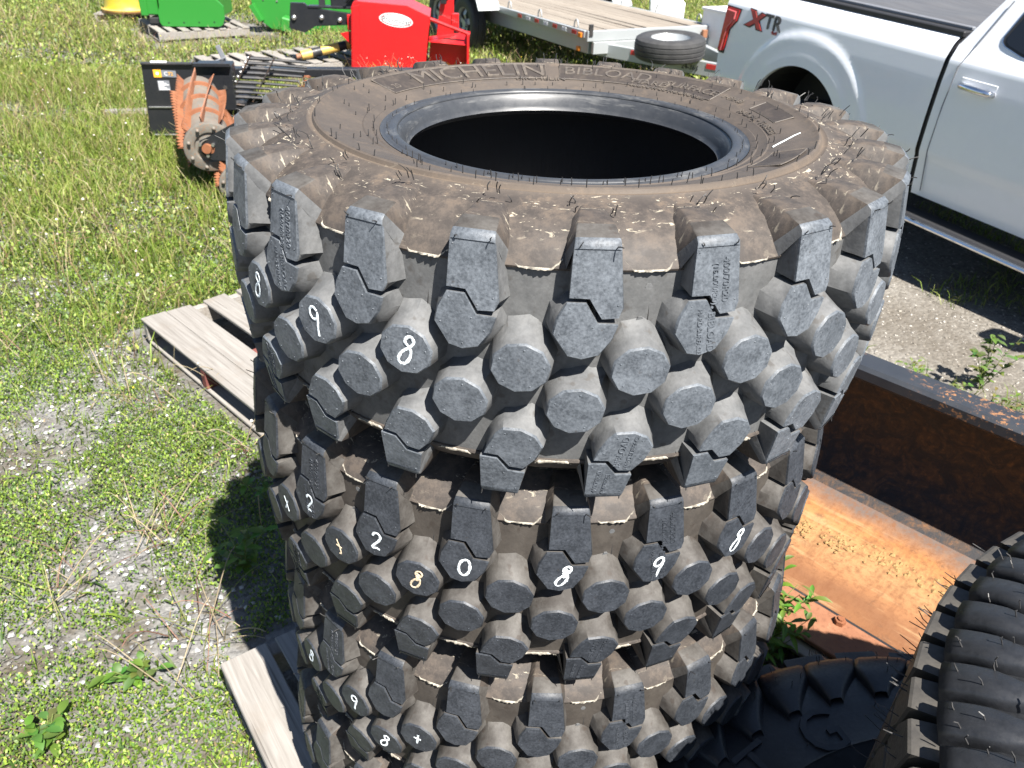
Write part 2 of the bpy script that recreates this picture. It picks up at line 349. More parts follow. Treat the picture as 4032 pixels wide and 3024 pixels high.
def flash_mesh(sgn, seed):
    rr = random.Random(seed); b = MB()
    offs = 8.9 if sgn > 0 else 13.2; end = 16.0 if sgn > 0 else 20.2
    rows = []; n = 26; lip = 0
    for i in range(n+1):
        a = offs + (end-offs)*i/n + (rr.uniform(-.1, .1) if 0 < i < n else 0)
        e = min(1, 5*i/n, 5*(1-i/n)); rise = .016*(1-e)
        lip = .6*lip + .4*rr.choice((-.001, 0, 0, .001, .002, .005)); j = rr.uniform(-.0006, .0006)
        zr = .1368 + rise*.6
        rows.append([cyl(a, zr*sgn, .5065-rise*.5), cyl(a, (zr+.0003)*sgn, .5085-rise*.5+lip+j), cyl(a, (zr-.0014-lip*.15)*sgn, .5088-rise*.5+lip+j), cyl(a, (zr-.0030)*sgn, .5040-rise*.5)])
    b.grid(rows)
    return b.mesh('mould_flash', M['rubber_flash'], True, sharp=50)
FLASH = {1: [flash_mesh(1, q) for q in range(6)], -1: [flash_mesh(-1, q+10) for q in range(6)]}
def hair_mesh(seed, top=True):
    rr = random.Random(seed); b = MB()
    def hair(p, d, L, r=.0008, bend=.4):
        d = Vector(d).normalized(); q = Vector((rr.uniform(-1, 1), rr.uniform(-1, 1), rr.uniform(-.6, .4)))*bend
        p = Vector(p); b.tube([p - d*.002, p+d*L*.45, p+d*L*.8+q*L*.25, p+(d+q*.5)*L], [r, r, r*.95, r*.8], 4)
    for k in range(24):
        for a in (2.5+.35, 7.6-.35):
            p = cyl(k*15+a, .172, .529); n = cyl(k*15+a, 0, 1); hair(p, n*.8+Vector((0, 0, .6)), rr.uniform(.008, .014), .0008, .9)
        for a in (6.7, 11.4):
            p = cyl(k*15+a, -.172, .528); n = cyl(k*15+a, 0, 1); hair(p, n*.15+Vector((0, 0, -1)), rr.uniform(.006, .012), .0008, .2)
        if top:
            for j in range(5):                       # clusters on the shoulder
                a = k*15 + rr.uniform(1.6, 8.4); r = rr.uniform(.425, .462); z = .1965 if 3.2 < a-k*15 < 7 else .184
                hair(cyl(a, z, r), Vector((0, 0, 1))+cyl(a, 0, rr.uniform(.2, .9)), rr.uniform(.010, .018), .00075, .9)
            for j in range(2):
                a = k*15+rr.uniform(0, 15); hair(cyl(a, .1955, .397), (0, 0, 1), rr.uniform(.006, .012), .00075, .3)
                a = k*15+rr.uniform(0, 15); hair(cyl(a, .170, .309), (0, 0, 1), rr.uniform(.006, .011), .0007, .2)
                a = k*15+rr.uniform(0, 15); hair(cyl(a, .167, .288), (0, 0, 1), rr.uniform(.004, .007), .0006, .2)
                a = k*15+rr.uniform(0, 15); rq = rr.uniform(.33, .385); hair(cyl(a, .176+(rq-.33)*.26, rq), (0, 0, 1), rr.uniform(.007, .012), .0007, .3)
            a = k*15+rr.uniform(0, 15); hair(cyl(a, .176, .3255), (0, 0, 1), rr.uniform(.008, .012), .0007, .3)
    return b.mesh('rubber_hairs', M['rubber_hair'])
TY['hairs_top'] = hair_mesh(5); TY['hairs_other'] = hair_mesh(6, False)
def nub_mesh():
    b = MB()
    for k in range(0, 24):
        for a, z in ((12.6, .115), (11.8, .074)):
            if k % 3 == 0:
                c = cyl(k*15+a, z, RBASE(z)+.0005); n = cyl(k*15+a, 0, 1); q = n.to_track_quat('Z', 'Y').to_matrix()
                b.add([c + q @ Vector((.0045*math.cos(PI*i/3), .0045*math.sin(PI*i/3), h)) for h in (-.003, .003) for i in range(6)], [(6, 7, 8, 9, 10, 11)] + [(i, (i+1) % 6, 6+(i+1) % 6, 6+i) for i in range(6)])
    return b.mesh('moulded_nubs', M['rubber_flank'])
TY['nubs'] = nub_mesh()
# knob pips: tiny vent stubs on the faces
def seam_mesh():
    b = MB()
    for k in range(0, 24, 2):
        a = k*15+12.9
        pts = [cyl(a+.05*math.sin(i*2.1), .131-.012*i, RBASE(.131-.012*i)+.001) for i in range(8)]
        b.tube(pts, .0011, 4)
    return b.mesh('mould_seam', M['rubber_hair'])
TY['seam'] = seam_mesh()
DIG = {'8': [[(0, .1), (.5, .45), (.75, .9), (.45, 1.3), (0, 1.15), (-.1, .75), (.35, .35), (.55, -.05), (.5, -.6), (.1, -1.15), (-.45, -1.2), (-.65, -.8), (-.4, -.25), (0, .1)]],
       '9': [[(.45, .95), (0, 1.2), (-.5, .95), (-.6, .45), (-.25, .1), (.3, .25), (.5, .8), (.45, .2), (.25, -.5), (.2, -1.35)]],
       '2': [[(-.6, .75), (-.35, 1.15), (.15, 1.2), (.5, .85), (.4, .35), (-.05, -.25), (-.45, -.8), (-.3, -1.0), (.15, -.85), (.65, -.95)]],
       '0': [[(.1, 1.1), (-.4, .9), (-.65, .3), (-.55, -.5), (-.1, -1.0), (.4, -.9), (.65, -.3), (.6, .45), (.3, 1.0), (-.1, 1.1)]],
       'x': [[(-.6, .9), (.1, 0), (.6, -.9)], [(.5, .8), (0, -.1), (-.4, -.9)]],
       't': [[(-.5, .9), (0, 0), (.35, -.9), (.1, -1.1)], [(-.5, 0), (.5, -.1)]],
       '+': [[(0, .9), (.05, -.95)], [(-.6, .05), (.6, 0)]],
       'B': [[(0, .1), (.5, .45), (.75, .9), (.45, 1.3), (0, 1.15), (-.1, .75), (.35, .35), (.55, -.05), (.5, -.6), (.1, -1.15), (-.45, -1.2), (-.65, -.8), (-.4, -.25), (0, .1)], [(-.2, 1.0), (.45, .7), (.0, .45), (.4, .1), (.0, -.1)]]}
def spline(p, n=5):
    out = []
    for i in range(len(p)-1):
        a, b_, c, d = p[max(i-1, 0)], p[i], p[i+1], p[min(i+2, len(p)-1)]
        for k in range(n):
            t = k/n; out.append(tuple(.5*((2*b_[j]) + (-a[j]+c[j])*t + (2*a[j]-5*b_[j]+4*c[j]-d[j])*t*t + (-a[j]+3*b_[j]-3*c[j]+d[j])*t**3) for j in (0, 1)))
    return out + [p[-1]]
def chalk(parent, ch, th, z, sz=.0165, slant=.12, mat='chalk_white', wd=.0021):
    b = MB(); rr = random.Random(th*31+z)
    for st in DIG[ch]:
        sp = spline(st); L = []; Rr = []
        pts = [Vector(((x*.85+y*slant)*sz, y*sz)) for x, y in sp]
        for i, p in enumerate(pts):
            d = pts[min(i+1, len(pts)-1)] - pts[max(i-1, 0)]; d = d.normalized() if d.length > 1e-9 else Vector((1, 0)); nn = Vector((-d.y, d.x))*wd*rr.uniform(.75, 1.2)
            L.append(p+nn); Rr.append(p-nn)
        q = lambda v, e: cyl(th+math.degrees(v.x/.54), z+v.y, RF(z)+e)
        b.grid([[q(a, .0002), q(a*.5+c*.5, .0009), q(c, .0002)] for a, c in zip(L, Rr)])
    return b.build('chalk_mark', M[mat], parent, recalc=True)
def side_text(parent, body, size, r0, a0, z, ext, mat, name='lettering', xs=1.0):
    f = lambda v: (lambda r, a: Vector((r*math.sin(a), -r*math.cos(a), z + (r-r0)*.29 + v.z)))(r0+v.y, R(a0) - v.x*xs/r0)
    return text_obj(body, size, ext, f, name, M[mat], parent)
def lug_text(parent, body, size, th, z, rot, off=(0, 0), dusty=True):
    c, s = math.cos(R(rot)), math.sin(R(rot))
    def f(v):
        x = v.x*c - v.y*s + off[0]; y = v.x*s + v.y*c + off[1]
        return cyl(th+math.degrees(x/.54), z+y, RF(z+y)+v.z-.0002)
    return text_obj(body, size, .0007, f, 'lettering', M['rubber_face_dusty' if dusty else 'rubber_face_dark'], parent)
def loader_tyre(loc, phase, label, dusty, detail, tilt=(0, 0)):
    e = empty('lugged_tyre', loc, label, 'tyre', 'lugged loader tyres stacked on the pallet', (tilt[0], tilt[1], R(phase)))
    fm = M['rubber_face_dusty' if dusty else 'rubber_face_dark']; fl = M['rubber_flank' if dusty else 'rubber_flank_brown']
    for k in ('sidewall_u', 'sidewall_l', 'bead_u', 'bead_l', 'inner_liner'): inst(k.split('_')[0] if k[-2] == '_' else k, TY[k], e)
    inst('tread_band', TY['tread_band'], e, mats=[M['rubber_base' if dusty else 'rubber_base_brown']])
    for sg in (1, -1):
        for k in range(24): inst('mould_flash', FLASH[sg][(k*5+int(phase)) % 6], e, rot=(0, 0, R(15*k)))
    tag(inst('rubber_hairs', TY['hairs_top' if detail else 'hairs_other'], e), kind='stuff')
    tag(inst('moulded_nubs', TY['nubs'], e), kind='stuff'); tag(inst('mould_seams', TY['seam'], e), kind='stuff')
    for nm, key in (('shoulder_lug', 'shoulder_lug'), ('tread_block', 'tread_block'), ('tread_knob', 'tread_knob'), ('tread_knob', 'tread_knob2'), ('tread_block', 'tread_block2'), ('shoulder_lug', 'shoulder_lug2')):
        for k in range(24):
            jr = random.uniform(-.0025, .0025)
            inst(nm, LUG[key], e, rot=(0, 0, R(15*k)+jr), mats=[fm, fl, M['rubber_sidewall'], M['rubber_flank_brown']])
    for k in (1, -3, 5):
        lug_text(e, '400/70R20', .012, 15*k+6.3, .132, -87, dusty=dusty); lug_text(e, '(16.0/70R20)', .0095, 15*k+4.9, .128, -87, dusty=dusty)
        lug_text(e, '• BIBLOAD', .0125, 15*k+5.0, .073, -85, (0, 0), dusty=dusty); lug_text(e, 'HARD SURFACE', .008, 15*k+3.5, .071, -85, dusty=dusty)
    for k in (0, -4, 4):
        lug_text(e, 'BIBLOAD', .0125, 15*k+10.6, -.096, 80, dusty=dusty); lug_text(e, 'HARD SURFACE', .008, 15*k+12.0, -.098, 80, dusty=dusty)
        lug_text(e, '400/70R20', .009, 15*k+7.8, -.148, 84, dusty=dusty); lug_text(e, '(16.0/70R20)', .007, 15*k+9.0, -.152, 84, dusty=dusty)
    return e
Z0 = 1.690; ZM = Z0 - .167
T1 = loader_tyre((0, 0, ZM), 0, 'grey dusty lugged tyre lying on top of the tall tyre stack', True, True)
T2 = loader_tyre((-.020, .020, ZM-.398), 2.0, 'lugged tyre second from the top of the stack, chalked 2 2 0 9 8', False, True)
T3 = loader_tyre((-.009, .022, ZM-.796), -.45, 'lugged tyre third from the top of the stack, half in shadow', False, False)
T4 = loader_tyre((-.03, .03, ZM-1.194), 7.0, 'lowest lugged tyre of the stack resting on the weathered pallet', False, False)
# raised writing and dark panels on the upper sidewall of the top tyre
def panel(parent, r0, r1, a0, a1, n=24):
    b = MB(); zz = lambda r: .1757 + (r-.327)*.305
    rows = [[cyl(a0+(a1-a0)*i/n, zz(r)+.0006, r) for r in (r0, (r0*2+r1)/3, (r0+2*r1)/3, r1)] for i in range(n+1)]
    b.grid(rows); o = b.build('sidewall_panel', M['rubber_panel'], parent, True)
    b2 = MB()
    for r in (r0-.0012, r1+.0012): b2.tube([cyl(a0+(a1-a0)*i/n, zz(r)+.0004, r) for i in range(n+1)], .0011, 4)
    for a in (a0, a1): b2.tube([cyl(a, zz(r)+.0004, r) for r in (r0, r1)], .0011, 4)
    b2.build('panel_border', M['rubber_letter'], o); return o
panel(T1, .336, .3865, 246, 187); panel(T1, .336, .3865, 182.5, 128); panel(T1, .340, .384, 66, 50); panel(T1, .350, .38, 112, 96)
side_text(T1, 'MICHELIN', .060, .3605, 210, .1870, .0014, 'rubber_letter', xs=1.08)
side_text(T1, 'BIBLOAD', .040, .364, 167, .1878, .0012, 'rubber_letter', xs=1.1); side_text(T1, 'HARD', .024, .3475, 152, .183, .0012, 'rubber_letter', xs=1.2); side_text(T1, 'SURFACE', .026, .356, 138, .1855, .0012, 'rubber_letter', xs=1.1)
side_text(T1, 'MICHELIN', .015, .3325, 189, .1785, .0005, 'rubber_letter', xs=1.5)
side_text(T1, '400/70 R 20 (16.0/70 R20)', .013, .3335, 144, .1785, .0005, 'rubber_letter', xs=1.2)
side_text(T1, '149A8', .017, .357, 122, .1858, .0005, 'rubber_letter', xs=1.2)
side_text(T1, 'RADIAL • TUBELESS', .016, .334, 100, .1787, .0005, 'rubber_letter', xs=1.15)
side_text(T1, 'R 20', .02, .352, 243, .184, .0005, 'rubber_letter')
for k, ch in ((-2, '8'), (-3, '9'), (-4, '8')): chalk(T1, ch, 11.5+15*k, .0225, .0155, .12 if ch == '8' else -.1)
for k, ch in ((-3, '2'), (-2, '2'), (-1, '0'), (0, 'B'), (1, '9'), (2, '8')): chalk(T2, ch, 15*k+4.4, .068, .0145, .15)
for k, ch in ((-4, 'x'), (-3, 't'), (-2, 'B')): chalk(T2, ch, 15*k+11.5, .0225, .014, .1, 'chalk_ochre' if ch != 'x' else 'chalk_white', .0017)
for k, ch in ((-4, '8'), (-3, '9')): chalk(T3, ch, 15*k+11.5, .0225, .0145, .15)
for k, ch in ((-2, '8'), (-2, '+')): chalk(T3, ch, 15*k+18.8-15 if ch == '8' else 15*k+11.5, -.0335 if ch == '8' else .0225, .0135, .15)
b = MB()
sp = spline([(.372, 82), (.364, 81), (.352, 78.5), (.34, 75.5), (.333, 73)]); wds = [.0006, .0014, .0022, .0028, .003, .0022]
rows = []
for i, (r, a) in enumerate(sp):
    wd = .0005 + .0016*(i/len(sp))
    rows.append([cyl(a-math.degrees(wd/r), .1762+(r-.327)*.305, r+wd*.5), cyl(a, .1771+(r-.327)*.305, r), cyl(a+math.degrees(wd/r), .1762+(r-.327)*.305, r-wd*.5)])
b.grid(rows); b.build('paint_streak', M['chalk_white'], T1)

# ------------------------------------------------------------ materials: ground, plants, wood, metal
t = NT('ground'); v = t.tc.outputs['Object']
n1 = t.noise(1.1, 5, .6); n2 = t.noise(9, 6, .7); n3 = t.noise(70, 4, .7); vo = t.voro(55); vc = t.voro(55, out='Color'); vo2 = t.voro(140, out='Color')
soil = t.mix(t.ramp(n3, [(.3, 0), (.7, 1)]), (.05, .042, .03), (.11, .092, .066))
bw = t.n.new('ShaderNodeRGBToBW'); t.link(vc, bw.inputs[0]); bw2 = t.n.new('ShaderNodeRGBToBW'); t.link(vo2, bw2.inputs[0])
grav = t.mix(bw.outputs[0], (.09, .088, .085), (.24, .236, .228)); grav = t.mix(.4, grav, t.mix(bw2.outputs[0], (.085, .082, .077), (.23, .225, .215)))
gm = t.ramp(t.math('ADD', t.math('MULTIPLY', n1, .6), t.math('MULTIPLY', n2, .4)), [(.42, 0), (.56, 1)])
t.set(t.mix(gm, soil, grav), .9, 0, .2); t.bump(t.math('ADD', t.math('MULTIPLY', vo, -1.0), n3), .6, .01); M['ground'] = t.m
t = NT('gravel_lot'); n1 = t.noise(1.6, 5, .6); n3 = t.noise(60, 4, .7); vc = t.voro(48, out='Color'); vo = t.voro(48); bw = t.n.new('ShaderNodeRGBToBW'); t.link(vc, bw.inputs[0])
c = t.mix(bw.outputs[0], (.11, .1, .086), (.26, .245, .22)); c = t.mix(t.ramp(n1, [(.4, 0), (.65, .6)]), c, (.075, .062, .046)); c = t.mix(t.math('MULTIPLY', n3, .5), c, (.12, .105, .085))
t.set(c, .92, 0, .2); t.bump(t.math('SUBTRACT', n3, vo), .6, .01); M['gravel_lot'] = t.m
def leafmat(name, trans=.35, rough=.5):
    t = NT(name); at = t.n.new('ShaderNodeAttribute'); at.attribute_name = 'Col'; t.set(at.outputs['Color'], rough, 0, .4)
    tr = t.n.new('ShaderNodeBsdfTranslucent'); t.link(t.mix(.5, at.outputs['Color'], (.12, .2, .02)), tr.inputs['Color'])
    mx = t.n.new('ShaderNodeMixShader'); mx.inputs[0].default_value = trans; t.link(t.b.outputs[0], mx.inputs[1]); t.link(tr.outputs[0], mx.inputs[2])
    t.link(mx.outputs[0], t.n['Material Output'].inputs['Surface']); M[name] = t.m
leafmat('leaf'); leafmat('stone', 0.0, .85)
def wood(name, a, b, c):
    t = NT(name); v = t.n.new('ShaderNodeVectorMath'); v.operation = 'MULTIPLY'; t.link(t.shift(9), v.inputs[0]); v.inputs[1].default_value = (2.2, 45, 45)
    n1 = t.noise(1.6, 6, .65, v.outputs[0], dist=.6); n2 = t.noise(5, 4, .6, t.shift(9)); n3 = t.noise(160, 3)
    v2 = t.n.new('ShaderNodeVectorMath'); v2.operation = 'MULTIPLY'; t.link(t.shift(9), v2.inputs[0]); v2.inputs[1].default_value = (1.2, 90, 90); n4 = t.noise(1.2, 3, .5, v2.outputs[0])
    col = t.mix(t.ramp(n1, [(.3, 0), (.7, 1)]), a, b); col = t.mix(t.ramp(n2, [(.55, 0), (.75, .6)]), col, c); col = t.mix(t.ramp(n4, [(.66, 0), (.72, .6)]), col, (.05, .042, .035))
    r = t.rnd(); col = t.mix(t.math('MULTIPLY', r, .35), col, tuple(q*.6 for q in a))
    t.set(col, .85, 0, .2); t.bump(t.math('ADD', n1, n4), .5, .003); M[name] = t.m
wood('wood_grey', (.185, .17, .152), (.33, .312, .288), (.235, .195, .155)); wood('wood_deck', (.19, .16, .13), (.29, .26, .22), (.15, .12, .095))
t = NT('wood_red'); n = t.noise(30, 4); t.set(t.mix(n, (.12, .035, .03), (.22, .09, .075)), .85, 0, .2); M['wood_red'] = t.m
def rust(name, a, b, c, d, sc_=6, amt=(.4, .6)):
    t = NT(name); n1 = t.noise(sc_, 6, .7); n2 = t.noise(sc_*9, 5, .7); n3 = t.noise(sc_*40, 3); n4 = t.noise(sc_*2.2, 5, .8, dist=1.5)
    col = t.mix(t.ramp(n1, [(.35, 0), (.65, 1)]), a, b); col = t.mix(t.ramp(n2, [(.5, 0), (.75, .8)]), col, c); col = t.mix(t.ramp(n4, [amt, (amt[1] if False else amt[1], .95)] if False else [(amt[0], 0), (amt[1], .95)]), col, d)
    t.set(col, t.ramp(n2, [(.3, .75), (.7, .5)]), 0, .4); t.bump(t.math('ADD', n2, n3), .35, .002); M[name] = t.m
t = NT('rust_floor'); sx = t.n.new('ShaderNodeSeparateXYZ'); t.link(t.tc.outputs['Object'], sx.inputs[0]); n1 = t.noise(6, 6, .7); n2 = t.noise(50, 5, .75); n3 = t.noise(260, 3); n5 = t.noise(3, 4, .6, t.mapping((1, 9, 1)))
pz = t.math('ADD', sx.outputs[1], t.math('MULTIPLY', t.math('SUBTRACT', n1, .5), .16))
c = t.ramp(pz, [(.0, (.20, .085, .035)), (.10, (.17, .075, .035)), (.18, (.30, .14, .06)), (.27, (.33, .19, .085)), (.35, (.36, .20, .08)), (.43, (.33, .14, .045)), (.5, (.10, .085, .08))])
c = t.mix(t.ramp(n2, [(.46, 0), (.68, .9)]), c, (.15, .06, .024)); c = t.mix(t.ramp(t.noise(14, 6, .8), [(.58, 0), (.68, .8)]), c, (.11, .055, .03)); c = t.mix(t.ramp(n5, [(.58, 0), (.7, .5)]), c, (.4, .27, .14)); c = t.mix(t.math('MULTIPLY', n3, .4), c, (.16, .08, .035)); c = t.mix(t.ramp(t.noise(5, 5, .7, t.mapping((6, 1.2, 1))), [(.5, 0), (.72, .6)]), c, (.13, .05, .02))
t.set(c, t.ramp(n2, [(.3, .6), (.7, .85)]), 0, .35); t.bump(t.math('ADD', n2, n3), .4, .002); M['rust_floor'] = t.m
rust('rust_wall', (.045, .03, .022), (.075, .045, .028), (.19, .085, .03), (.02, .021, .024), 6, (.42, .56))
rust('rust_edge', (.22, .095, .05), (.28, .13, .07), (.14, .06, .035), (.3, .18, .1), 9, (.6, .75))
rust('rust_orange', (.19, .07, .032), (.26, .105, .05), (.2, .075, .035), (.12, .1, .09), 12, (.58, .7))
rust('drum_metal', (.11, .105, .092), (.17, .155, .13), (.22, .1, .045), (.3, .12, .045), 7, (.62, .7))
t = NT('black_paint_worn'); n = t.noise(10, 6, .7); n2 = t.noise(55, 5, .75, dist=.5); n3 = t.noise(5, 2)
f = t.math('MULTIPLY', t.ramp(n2, [(.56, 0), (.60, 1)]), t.ramp(n3, [(.45, 0), (.55, 1)])); col = t.mix(f, t.mix(n, (.018, .021, .027), (.035, .039, .046)), (.26, .13, .06))
t.set(col, t.ramp(n, [(.3, .35), (.7, .5)]), 0, .5); M['black_paint_worn'] = t.m
paint('black_gloss', (.014, .015, .018), .3, .5, 0, .15, 0, 8, (.06, .055, .05)); paint('dark_steel', (.03, .031, .034), .45, .5, .3, .3)
paint('bolt_steel', (.55, .55, .54), .3, .5, .9, .2); paint('galv', (.40, .42, .425), .42, .5, .35, .3, 0, 5, (.42, .44, .44)); paint('red_paint', (.47, .011, .013), .32, .5, 0, .06, .2, 4, (.4, .03, .03))
paint('green_paint', (.022, .19, .025), .38, .5, 0, .08, .1, 4, (.06, .2, .04)); paint('yellow_rim', (.42, .33, .02), .5, .5, 0, .7, 0, 7, (.24, .2, .07)); paint('yellow_bar', (.55, .36, .08), .5, .5, 0, .5, 0, 14, (.45, .3, .16))
paint('white_paint', (.80, .80, .79), .35, .5, 0, .1); paint('truck_white', (.80, .82, .86), .16, .5, 0, .03, .6, 2, (.6, .6, .6)); paint('orange_lens', (.75, .22, .02), .25); paint('red_reflector', (.5, .03, .03), .3); paint('decal_orange', (.75, .38, .03), .45); paint('decal_grey', (.16, .17, .19), .5); paint('decal_white', (.72, .73, .74), .5)

# ------------------------------------------------------------ ground
def gridmesh(x0, x1, y0, y1, nx, ny, zf, name, mat):
    xs = np.linspace(x0, x1, nx); ys = np.linspace(y0, y1, ny); X, Y = np.meshgrid(xs, ys); Zv = zf(X, Y)
    V = np.c_[X.ravel(), Y.ravel(), Zv.ravel()]; i = np.arange(nx*ny).reshape(ny, nx)
    F = np.c_[i[:-1, :-1].ravel(), i[:-1, 1:].ravel(), i[1:, 1:].ravel(), i[1:, :-1].ravel()]
    return tag(fastmesh(name, V, F, 4, mat, smooth=True), kind='structure')
def gz(x, y):
    d = np.maximum(np.abs(x)-30, 0) + np.maximum(np.abs(y)-30, 0)
    return (fbm(x+50, y+50, .8, 3)-.5)*.03*np.clip(1-d/20, 0, 1) - .012
gridmesh(-14, 14, -6, 24, 281, 301, gz, 'ground', M['ground'])
b = MB(); S = 900
for (x0, x1, y0, y1) in ((-S, S, 24, S), (-S, S, -S, -6), (-S, -14, -6, 24), (14, S, -6, 24)): b.add([(x0, y0, -.013), (x1, y0, -.013), (x1, y1, -.013), (x0, y1, -.013)], [(0, 1, 2, 3)])
tag(b.build('far_ground', M['ground']), kind='structure')
# gravel lot on the right where the truck is parked: an uneven sheet just above the ground
def lot_edge(y): return 1.05 + .12*np.sin(y*2.1) + .2*np.maximum(0, y-2.6)
ny = 90; rows = []
for j in range(ny):
    y = -.9 + 6.6*j/(ny-1); e = float(lot_edge(np.array(y)))+.06*random.uniform(-1, 1); X = np.linspace(e, 9, 60)
    rows.append([(float(x), y, float(gz(np.array(x), np.array(y)))+.006) for x in X])
b = MB(); b.grid(rows); tag(b.build('gravel_lot', M['gravel_lot'], None, True), kind='structure')

# ------------------------------------------------------------ grass, clover, stones
RECT = [(-.09, .09, -51.5, .66, .56), (-1.28, 2.2, -41, .67, .62), (1.25, .80, -41.5, .68, .45), (-5.35, 11.1, 40, .95, .95), (-6.95, 12.0, 15, .5, .4), (-3.6, 8.6, -12, 1.1, .5)]
def free(x, y, grow=0):
    ok = np.ones(len(x), bool)
    for cx, cy, a, hx, hy in RECT:
        c, s = math.cos(R(a)), math.sin(R(a)); u = (x-cx)*c+(y-cy)*s; v_ = -(x-cx)*s+(y-cy)*c
        ok &= ~((np.abs(u) < hx+grow) & (np.abs(v_) < hy+grow))
    ok &= ~((np.hypot(x-.84, y+.86) < .8))
    return ok
def inlot(x, y): return (x > lot_edge(y)) & (y < 5.7) & (y > -.9)
def inview(x, y, marg=.35, zz=0.0):
    dx = x; dy = y+1.3514; dz = zz-2.027
    a = dx*CR[0]+dy*CR[1]+dz*CR[2]; u = dx*CU[0]+dy*CU[1]+dz*CU[2]; ww = dx*CW[0]+dy*CW[1]+dz*CW[2]
    return (ww > .2) & (np.abs(a/ww) < .637+marg) & (u/ww < .478+marg*.6) & (u/ww > -.478-marg)
def blades(name, x, y, h, wd, col, lean, label, curl=.5, tip=.15):
    n = len(x); z = gz(x, y)+.004; ang = RNG.uniform(0, 2*PI, n); ln = RNG.uniform(.1, 1, n)*lean; la = RNG.uniform(0, 2*PI, n)
    dx = np.cos(la)*ln*h; dy = np.sin(la)*ln*h; px = np.cos(ang)*wd; py = np.sin(ang)*wd
    P0 = np.c_[x-px, y-py, z]; P1 = np.c_[x+px, y+py, z]; P2 = np.c_[x+dx*.35-px*.8, y+dy*.35-py*.8, z+h*.6]; P3 = np.c_[x+dx*.35+px*.8, y+dy*.35+py*.8, z+h*.6]
    zt = z+h*(1-.5*np.minimum(ln, 1)*curl); P4 = np.c_[x+dx-px*tip, y+dy-py*tip, zt]; P5 = np.c_[x+dx+px*tip, y+dy+py*tip, zt]
    V = np.stack([P0, P1, P2, P3, P4, P5], 1).reshape(-1, 3); o = np.arange(n)[:, None]*6
    F = np.concatenate([o+np.array([[0, 1, 3, 2]]), o+np.array([[2, 3, 5, 4]])])
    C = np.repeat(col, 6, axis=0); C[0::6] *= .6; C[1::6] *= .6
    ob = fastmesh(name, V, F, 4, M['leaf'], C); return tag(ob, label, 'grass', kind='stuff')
def cols(n, pal, wts, var=.25):
    k = RNG.choice(len(pal), n, p=np.array(wts)/sum(wts)); c = np.array(pal)[k]; return c*RNG.uniform(1-var, 1+var, (n, 1))
G1, G2, G3, G4 = (.105, .17, .02), (.175, .25, .034), (.28, .31, .075), (.055, .11, .022); DRY = (.30, .22, .12); PALE = (.42, .35, .2); PINK = (.28, .14, .1)
def rejection(n, box, dens):
    x = RNG.uniform(box[0], box[1], n); y = RNG.uniform(box[2], box[3], n); ok = inview(x, y) & free(x, y) & ~inlot(x, y); x, y = x[ok], y[ok]
    k = RNG.random(len(x)) < dens(x, y); return x[k], y[k]
cover = lambda x, y: np.clip((fbm(x+9, y+4, 2.3, 21)-.37)/.16, .10, 1) * np.where(y < 2.6, 1, 1)
def clover(name, nn, box, size, hmax, label, pal, wts, dens):
    x, y = rejection(nn, box, dens); n = len(x); s = RNG.uniform(.6, 1.3, n)*size; z = gz(x, y)+.004+RNG.random(n)**1.6*hmax
    a = RNG.uniform(0, 2*PI, n); tl = RNG.uniform(-1.3, 1.3, (n, 2)); q = []
    for (du, dv) in ((-1, 0), (0, -.62), (1, 0), (0, .62)):
        ux = (du*np.cos(a)-dv*np.sin(a))*s; uy = (du*np.sin(a)+dv*np.cos(a))*s; q.append(np.c_[x+ux, y+uy, z+(ux*tl[:, 0]+uy*tl[:, 1])])
    V = np.stack(q, 1).reshape(-1, 3); F = np.arange(n*4).reshape(-1, 4); C = np.repeat(cols(n, pal, wts, .45)*(1.22 if name == 'clover_cover' else 1.0), 4, axis=0)
    return tag(fastmesh(name, V, F, 4, M['leaf'], C), label, 'ground cover', kind='stuff')
clover('clover_cover', 560000, (-3.4, 1.2, -1.0, 3.4), .0048, .035, 'low green clover and weeds creeping over the gravel', [G1, G2, G3, G4, DRY], [4, 4, .5, 3, .3], cover)
clover('weed_cover', 260000, (-7.5, 1.2, 1.5, 8.5), .011, .06, 'low mixed green weeds in the meadow behind the left pallet', [G1, G2, G3, G4, DRY], [3, 4, 3, 2, .6], lambda x, y: np.clip((fbm(x+9, y+4, 1.1, 21)-.25)/.2, .25, 1)*np.clip((y-1.5)/2.2, .02, 1))
clover('far_weed_cover', 260000, (-14, 12, 7.5, 22), .019, .12, 'rough green meadow far behind the machines', [G1, G2, G3, G4, DRY], [2, 4, 4, 2, .8], lambda x, y: 1.0+0*x)
tall = lambda x, y: np.clip((fbm(x+2, y+7, 1.0, 41)-.38)/.2, 0, 1)
x, y = rejection(16000, (-3.2, 1.2, -1, 3.6), lambda x, y: np.clip((fbm(x+4, y+3, 2.3, 81)-.42)/.15, .05, 1)); n = len(x)
blades('rosette_leaves', x, y, RNG.uniform(.012, .05, n), RNG.uniform(.0025, .0055, n), cols(n, [G1, G2, G4, (.09, .13, .03)], [3, 3, 3, 2]), 2.6, 'flat rosette leaves of dandelions and plantain among the clover', .6, .25)
x, y = rejection(26000, (-3.2, 1.2, -1, 3.2), lambda x, y: np.clip((fbm(x+2, y+7, 1.7, 41)-.45)/.2, .02, 1)); n = len(x)
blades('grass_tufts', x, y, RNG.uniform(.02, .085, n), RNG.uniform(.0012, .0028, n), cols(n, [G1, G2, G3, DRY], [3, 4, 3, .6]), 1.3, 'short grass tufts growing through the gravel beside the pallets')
x, y = rejection(165000, (-8, 1.3, 1.7, 8.2), lambda x, y: np.clip((fbm(x+2, y+7, 1.2, 41)-.33)/.22, .15, 1)*np.clip((y-1.7)/2.2, .05, 1)); n = len(x)
